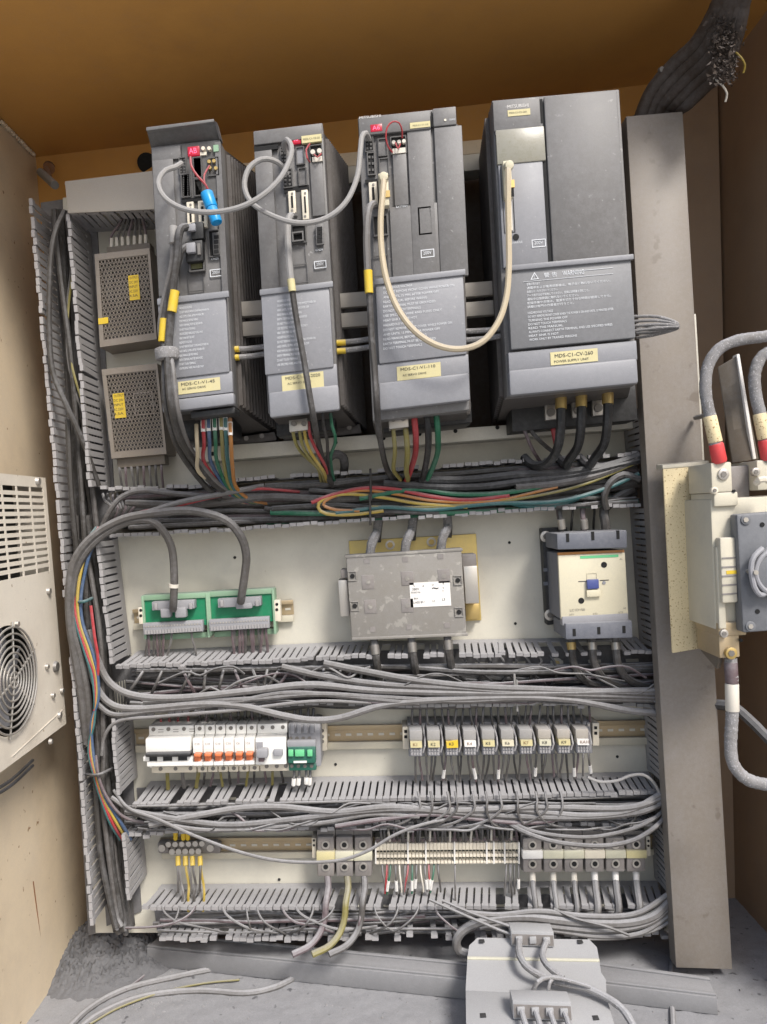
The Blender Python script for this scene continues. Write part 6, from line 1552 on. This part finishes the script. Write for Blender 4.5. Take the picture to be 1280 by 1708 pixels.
# connector plate
t = thing('connector_plate', 'dusty pale steel plate with slotted corners lying loose on the floor', 'plate', PZ(900, 1708, FZ))
zc = FZ + .066
pl = [PZ(783, 1565, zc + .01), PZ(994, 1569, zc + .01), PZ(1000, 1602, zc), PZ(780, 1598, zc)]
p2_ = [PZ(780, 1598, zc), PZ(1000, 1602, zc), PZ(1012, 1662, zc - .012), PZ(777, 1652, zc - .012)]
p3_ = [PZ(777, 1652, zc - .012), PZ(1012, 1662, zc - .012), PZ(1034, 1740, zc - .024), PZ(778, 1740, zc - .024)]
M['platep'] = mat('dusty_pale_plate', (.34, .342, .345), .7, dust=.35, grime=.2, side=.1, bump=.3)
ch = [PZ(780, 1598, zc), PZ(783, 1577, zc + .006), PZ(797, 1564, zc + .01), PZ(983, 1567, zc + .01), PZ(996, 1580, zc + .006), PZ(1000, 1602, zc)]
MB().prism(ch, (0, 0, -.0025)).build('rear_flange', M['platep'], t)
nt = [PZ(780, 1598, zc), PZ(1000, 1602, zc), PZ(1003, 1622, zc - .004), PZ(1011, 1634, zc - .006), PZ(1012, 1662, zc - .012), PZ(777, 1652, zc - .012)]
MB().prism(nt, (0, 0, -.0025)).build('middle_web', M['platep'], t)
MB().hexa(p3_, [v + Vector((0, 0, -.0025)) for v in p3_]).build('front_web', M['platep'], t, .0005)
MB().tube([PZ(780, 1598, zc + .0005), PZ(1000, 1602, zc + .0005)], .0022, 8).build('fold', M['tlabel'], t)
for x, y, dz in ((804, 1570, .009), (968, 1571, .009), (806, 1694, -.0185), (994, 1698, -.0185)):
    p = PZ(x, y, zc + dz + .0006)
    MB().box(p + Vector((-.0036, -.004, 0)), p + Vector((.0036, .004, .0008))).build('slot', M['hole'], t, .0004)
def plug(label, tl, tr_, z, h, depth, n, nm):
    t = thing('connector_block', label, 'connector', PZ((tl[0] + tr_[0]) / 2, tl[1] + 30, z))
    a = PZ(*tl, z + h); b = PZ(*tr_, z + h); back = Vector((0, -depth, 0))
    top = [a, b, b + back, a + back]; dn = Vector((0, 0, -h))
    MB().hexa(top, [q + dn for q in top]).build('housing', M['platep'], t, .001)
    f = [a + back + Vector((.001, -.0004, -.004)), b + back + Vector((-.001, -.0004, -.004)), b + back + dn + Vector((-.001, -.0004, .002)), a + back + dn + Vector((.001, -.0004, .002))]
    MB().hexa(f, [q + Vector((0, .002, 0)) for q in f]).build('face', M['tblock'], t)
    out = []
    for k in range(n):
        c = (f[0] * (1 - (k + .5) / n) + f[1] * (k + .5) / n); c = c + Vector((0, -.0006, -.007))
        MB().box(c + Vector((-.0045, -.002, -.004)), c + Vector((.0045, .001, .005))).build('terminal', M['platep'], t, .0008)
        out.append(c)
    return t, out
tA, oA = plug('dusty four pole connector at the top of the loose plate', (848, 1538), (918, 1540), zc + .008, .020, .022, 3, 0)
tB, oB = plug('dusty five pole connector at the bottom of the loose plate', (850, 1650), (946, 1653), zc - .016, .022, .022, 4, 0)
gW = 'dusty leads of the connector plate'
def lead(pts, w, label):
    r0 = w * .0003
    tag(MB().tube(spline(pts), [r0 * rnd.uniform(.92, 1.12) for _ in spline(pts)], 9).build('cable', M['ccoat'], None, recalc=False), label, 'cable', gW)
za = zc + .012
lead([oA[0], PZ(868, 1596, za + .004), PZ(886, 1618, za), PZ(925, 1636, za - .008), PZ(985, 1650, za - .012), PZ(1035, 1680, za - .020), PZ(1062, 1720, za - .03)], 15, 'left dusty lead from the top connector, running to the lower right')
lead([oA[2], PZ(905, 1594, za + .004), PZ(915, 1612, za + .004), PZ(940, 1632, za - .002)], 13, 'right dusty lead from the top connector, joining the left one')
lead([PZ(890, 1652, zc + .004), PZ(897, 1638, zc + .016), PZ(915, 1630, zc + .016), PZ(945, 1634, zc + .012), PZ(985, 1646, zc + .004)], 9, 'dusty lead looping out of the back of the bottom connector')
lead([PZ(915, 1652, zc + .004), PZ(917, 1640, zc + .012), PZ(924, 1632, zc + .012), PZ(940, 1630, zc + .010)], 7, 'short dusty lead behind the bottom connector')
for k, c in enumerate(oB):
    lead([c, c + Vector((.001, -.012, -.002)), c + Vector((.003, -.06, -.012))], 11, ('leftmost', 'second', 'third', 'rightmost')[k] + ' dusty lead at the front of the bottom connector')
gF = 'grey cables lying on the floor'
floor_wire([(100, 1730), (150, 1682), (210, 1650), (290, 1630), (360, 1616), (410, 1610), (450, 1596)], 15, 'cgrey2', 'upper thick grey cable lying on the floor at the left', gF)
floor_wire([(115, 1732), (165, 1692), (240, 1662), (330, 1652), (410, 1656), (460, 1646), (500, 1626), (530, 1608)], 15, 'cgrey2', 'lower thick grey cable lying on the floor at the left', gF)
floor_wire([(150, 1708), (200, 1680), (270, 1655), (340, 1640), (400, 1634)], 5, 'cyg', 'thin dull yellow wire between the two thick cables on the floor', gF, .004)
floor_wire([(210, 1650), (235, 1632), (258, 1612), (270, 1600)], 6, 'cpurple', 'thin mauve wire rising from the floor cables to the long duct cover', gF, .004)
floor_wire([(1122, 1585), (1119, 1630), (1122, 1690), (1124, 1730)], 12, 'cgrey2', 'grey cable lying on the floor under the short duct cover at the right', gF)
# grit on the floor
gm = MB()
for k in range(700):
    x = rnd.uniform(-.46, .5); y = rnd.uniform(-.30, .05)
    if rnd.random() < .45: x = rnd.gauss(-.36, .05); y = rnd.gauss(-.08, .05)
    s = rnd.uniform(.0006, .0022); c = Vector((x, y, FZ + s * .4))
    if x < -.5: continue
    k0 = len(gm.v)
    gm.v += [c + Vector((s, 0, 0)), c + Vector((-.5 * s, .9 * s, 0)), c + Vector((-.5 * s, -.9 * s, 0)), c + Vector((0, 0, s))]
    gm.f += [(k0, k0 + 1, k0 + 3), (k0 + 1, k0 + 2, k0 + 3), (k0 + 2, k0, k0 + 3)]
o = gm.build('floor_grit', M['cgrey2'], None, smooth=False, recalc=False); o['kind'] = 'stuff'; tag(o, 'loose grit scattered over the dusty cabinet floor', 'grit')

# ------------------------------------------------------------ isolator switch at the right
YI = -.235
t = thing('isolator_switch', 'large cream and grey isolator switch with a rotary base, cut by the right edge', 'isolator switch', P(1240, 1110, YI))
# speckled mounting plate: bent sheet with rounded corners
Fm = Fr([(1106, 782), (1156, 778), (1168, 1082), (1122, 1090)], -.150)
m = MB(); Fm.uvbox(m, 0, 0, 1, 1, -.004, 0); m.build('mounting_plate', M['speck'], t, .0018)
m = MB(); m.hexa([Fm.p(0, -.02, -.001), Fm.p(1.55, -.025, -.001), Fm.p(1.55, .0, 0), Fm.p(0, 0, 0)], [Fm.p(0.05, -.03, -.03), Fm.p(1.6, -.035, -.03), Fm.p(1.6, .0, -.03), Fm.p(.05, 0, -.03)]); m.build('upper_fold', M['beigep'], t, .0006)
# dark side of the case, facing left and front
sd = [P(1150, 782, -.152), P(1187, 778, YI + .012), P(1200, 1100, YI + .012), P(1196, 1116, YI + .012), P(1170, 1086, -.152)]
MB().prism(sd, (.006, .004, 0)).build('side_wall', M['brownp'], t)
Fi = Fr([(1186, 772), (1330, 764), (1344, 1098), (1200, 1106)], YI)
m = MB(); Fi.uvbox(m, 0, .18, 1, .84, -.09, -.006); m.build('body', M['beigep'], t, .003)
m = MB(); Fi.uvbox(m, 0, .0, .24, .15, -.07, 0); m.build('terminal_housing', M['beigep'], t, .002)
m = MB(); Fi.uvbox(m, .53, .0, .80, .15, -.07, 0); m.build('terminal_housing', M['beigep'], t, .002)
m = MB(); Fi.uvbox(m, .24, .02, .53, .20, -.08, -.02); m.build('phase_barrier', M['tblock'], t, .002)
m = MB(); Fi.uvbox(m, .02, .15, .30, .22, -.07, 0); m.build('upper_block', M['beigep'], t, .002)
m = MB(); Fi.uvbox(m, .01, .80, .34, .87, -.07, -.001); m.build('lower_block', M['din'], t, .002)
m = MB(); Fi.uvbox(m, .02, .86, .26, .98, -.07, -.003); m.build('terminal_housing', M['din'], t, .002)
for x, y, r_, mt in ((1208, 791, 9.5, 'steel'), (1193, 818, 6, 'ivory'), (1262, 787, 7, 'steel'), (1209, 1057, 7, 'steel'), (1221, 1090, 10, 'brass')):
    m = MB(); Fi.cyl(m, x, y, r_, -.004, .003, 18); p = m.build('bolt', M[mt], t, .0008)
    m = MB(); Fi.cyl(m, x, y, r_ * .55, .003, .0042, 6); m.build('bolt_socket', M['steeldk'], p)
for x, y in ((1225, 819), (1237, 1068)): Fi.cyl(MB(), x, y, 2.6, -.002, .0012, 10).build('hole', M['hole'], t)
m = MB(); Fi.uvbox(m, .015, .42, .10, .83, -.01, .001); m.build('edge_rib', M['beigep'], t, .0015)
p = Fi.part('scale_strip', M['beigep'], t, 1201, 897, 1232, 1005, -.006, .008, .0025)
for k in range(5):
    y = 930 + k * 15
    Fi.box(MB(), 1205, y, 1230, y + 1.4, .0075, .0086).build('mark', M['tblock'], p)
Fi.box(MB(), 1212, 952, 1229, 957, .0075, .0086).build('yellow_mark', M['yellow'], p)
Fh = Fr([(1229, 858), (1330, 850), (1344, 1048), (1240, 1056)], YI - .016)
m = MB(); Fh.uvbox(m, 0, 0, 1, 1, -.02, 0); m.build('rotary_base', M['isoface'], t, .003)
for x, y in ((1245, 867), (1253, 1045)):
    m = MB(); Fh.cyl(m, x, y, 8.5, -.002, .002, 18); p = m.build('screw_cup', M['isoface'], t, .0008); m = MB(); Fh.cyl(m, x, y, 4.5, .002, .0032, 6); m.build('screw', M['steel'], p)
for x, y in ((1272, 875), (1264, 1020)):
    m = MB(); Fh.cyl(m, x, y, 4, -.002, .0008, 12); m.build('hole', M['hole'], t)
u, v = Fh.inv(1290, 953, 0); c = Fh.p(u, v, .004)
MB().cone(c, c + Vector((0, -.008, 0)), .030, .028, 36).build('rotary_hub', M['isoface'], t, .001)
m = MB(); m.tubering(c + Vector((0, -.008, 0)), (0, 1, 0), .026, .0028, 36, 8); m.build('hub_ring', M['greyp'], t, recalc=False)
m = MB()
pts = [P(1272, 915, YI - .026), P(1258, 928, YI - .03), P(1253, 948, YI - .03), P(1258, 978, YI - .03), P(1268, 992, YI - .028), P(1276, 990, YI - .026)]
m.tube(spline(pts), .0032, 8); m.build('locking_bail', M['greyp'], t, recalc=False)
m = MB(); Fh.cyl(m, 1262, 955, 4, .0, .02, 12); m.build('pin', M['steel'], t)
m = MB(); m.tube(spline([P(1262, 806, YI - .02), P(1268, 800, YI - .026), P(1280, 800, YI - .026), P(1290, 810, YI - .02)]), .004, 8); m.build('handle_rod', M['greenlt'] if 0 else M['ivory'], t, recalc=False)
# phase barrier plate behind the cables
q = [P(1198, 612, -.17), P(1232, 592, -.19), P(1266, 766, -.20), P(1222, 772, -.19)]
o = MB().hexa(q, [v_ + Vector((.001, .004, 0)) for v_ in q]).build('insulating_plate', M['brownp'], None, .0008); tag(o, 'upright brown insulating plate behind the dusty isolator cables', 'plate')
q = [P(1229, 591, -.19), P(1234, 590, -.19), P(1262, 765, -.20), P(1257, 766, -.20)]
o = MB().hexa(q, [v_ + Vector((0, .012, 0)) for v_ in q]).build('plate_edge', M['stickerw'], o, .0006)
gI = 'dust coated supply cables of the isolator'
def iso_cable(label, pts, w, a_i, boot):
    t = thing('supply_cable', label, 'cable', P(pts[0][0], pts[0][1], pts[0][2]), gI)
    wire(pts, w, M['ccoat'], '', parent=t, name='cable_core', n=14, fuzz=.10)
    if boot:
        (x0, y0, Y0), (x1, y1, Y1), (x2, y2, Y2) = boot
        MB().cone(P(x0, y0, Y0), P(x1, y1, Y1), pxsize(w * .58, Y0), pxsize(w * .60, Y0), 18).build('tape_band', M['speck'], t, .001)
        MB().cone(P(x1, y1, Y1), P(x2, y2, Y2), pxsize(w * .62, Y0), pxsize(w * .66, Y0), 18).build('heat_shrink_boot', M['redp'], t, .003)
iso_cable('dusty cable arching to the isolator with a red boot, nearest the column', [(1310, 556, -.24), (1270, 562, -.24), (1230, 568, -.24), (1200, 582, -.238), (1182, 608, -.236), (1177, 640, -.236), (1179, 668, -.236), (1186, 700, -.236), (1192, 735, -.236), (1200, 770, -.232)], 19, 0, ((1184, 694, -.236), (1194, 738, -.236), (1201, 772, -.232)))
iso_cable('second dusty cable arching to the isolator, red boot cut by the right edge', [(1330, 580, -.236), (1296, 582, -.236), (1270, 596, -.234), (1259, 626, -.234), (1262, 665, -.234), (1272, 705, -.234), (1282, 770, -.232)], 19, 0, ((1267, 690, -.234), (1276, 732, -.234), (1283, 768, -.232)))
t = thing('supply_cable', 'dust coated cable hanging below the isolator and turning right', 'cable', P(1216, 1180, -.22), gI)
wire([(1219, 1098, -.224), (1221, 1125, -.226), (1222, 1160, -.226), (1221, 1200, -.226), (1219, 1245, -.226), (1224, 1275, -.228), (1244, 1298, -.232), (1275, 1308, -.236), (1320, 1310, -.24)], 20, M['ccoat'], '', parent=t, name='cable_core', n=14, fuzz=.12)
MB().cone(P(1219, 1104, -.225), P(1221, 1140, -.2265), .0078, .0076, 18).build('heat_shrink_boot', M['cpurple'], t, .001)
MB().cone(P(1221, 1140, -.2265), P(1222, 1186, -.2265), .0080, .0080, 18).build('tape_band', M['ferr'], t, .001)
wire([(1196, 1175, -.10), (1225, 1180, -.12), (1255, 1205, -.14), (1285, 1235, -.16), (1330, 1275, -.18)], 18, M['cdark'], 'dark cable in the shade behind the hanging dusty cable')
wire([(1160, 697, -.11), (1172, 694, -.16), (1182, 690, -.22)], 8, M['cgrey'], 'small grey tie end between the column and the dusty cable', None, 'cable tie', 'cable_tie', n=6)

# ------------------------------------------------------------ dark trunk of cables at the upper right corner
gT = 'dark cables rising out of the column towards the ceiling'
for k, (a, b, w) in enumerate((((1064, 197), 0, 24), ((1078, 196), 1, 24), ((1092, 194), 2, 26), ((1107, 192), 3, 24), ((1122, 190), 4, 24), ((1084, 190), 2, 24))):
    wire([(a[0], a[1] + 22, -.06), (a[0] + 8 - b, a[1] - 10, -.07), (1090 + b * 13, 148 + b * 7, -.085), (1124 + b * 13, 108 + b * 9, -.11), (1160 + b * 12, 74 + b * 10, -.14), (1184 + b * 11, 36 + b * 6, -.17), (1204 + b * 9, -8 + b * 2, -.20), (1218 + b * 8, -60, -.24)], w, M['ctrunk'], ('leftmost', 'second from the left', 'third from the left', 'fourth from the left', 'rightmost', 'rear')[k] + ' dark cable rising from the column top into the corner', gT, n=10, fuzz=.06)
t = thing('cable_gland_plate', 'rusty stepped bracket edge beside the dark cables in the upper right corner', 'bracket', P(1120, 120, -.1))
q = [P(1056, 196, -.04), P(1098, 128, -.055), P(1112, 116, -.055), P(1072, 196, -.04)]
MB().hexa(q, [v_ + Vector((0, .02, 0)) for v_ in q]).build('wing', M['black'], t, .0006)
m = MB(); m.tube([P(1100, 118, -.10), P(1122, 106, -.11), P(1148, 84, -.12), P(1166, 66, -.13), P(1180, 34, -.15), P(1200, 2, -.18), P(1206, -30, -.2)], .0028, 6); m.build('rusty_edge', M['rust'], t)
for x, y, Y in ((1102, 117, -.101), (1170, 60, -.131), (1184, 35, -.151), (1201, 6, -.181)):
    m = MB(); c = P(x, y, Y); m.cone(c, c + Vector((0, -.006, -.002)), .0042, .0036, 8); m.build('screw', M['steeldk'], t)
# clump of crumbling foam round the cables
fm = MB()
for k in range(900):
    a = rnd.random(); c = P(1212 + rnd.gauss(0, 11) - a * 6, 28 + a * 105 + rnd.gauss(0, 6), -.175 + rnd.uniform(-.02, .02)); s = rnd.uniform(.0015, .0042)
    k0 = len(fm.v); d = [Vector((rnd.uniform(-1, 1), rnd.uniform(-1, 1), rnd.uniform(-1, 1))).normalized() * s for _ in range(5)]
    fm.v += [c + q for q in d]; fm.f += [(k0, k0 + 1, k0 + 2), (k0, k0 + 2, k0 + 3), (k0, k0 + 3, k0 + 4), (k0 + 1, k0 + 3, k0 + 4)]
o = fm.build('crumbling_foam', mat('dirty_foam', (.07, .052, .040), .95, dust=.2, grime=.5, side=.1, bump=.8), None, smooth=False, recalc=False); o['kind'] = 'stuff'; tag(o, 'crumbling dark sealing foam clinging to the cables in the upper right corner', 'foam')
for x, y, lb in ((1243, 112, 'upper'), (1213, 160, 'lower')):
    m = MB(); m.tube(spline([P(x - 22, y - 30, -.16), P(x - 8, y - 18, -.165), P(x, y - 4, -.16), P(x - 3, y + 10, -.155)]), .0014, 6); tag(m.build('cable_tie', M['ferr'] if lb == 'lower' else M['cyel'], None), lb + ' pale tie end hanging in the upper right corner', 'cable tie')
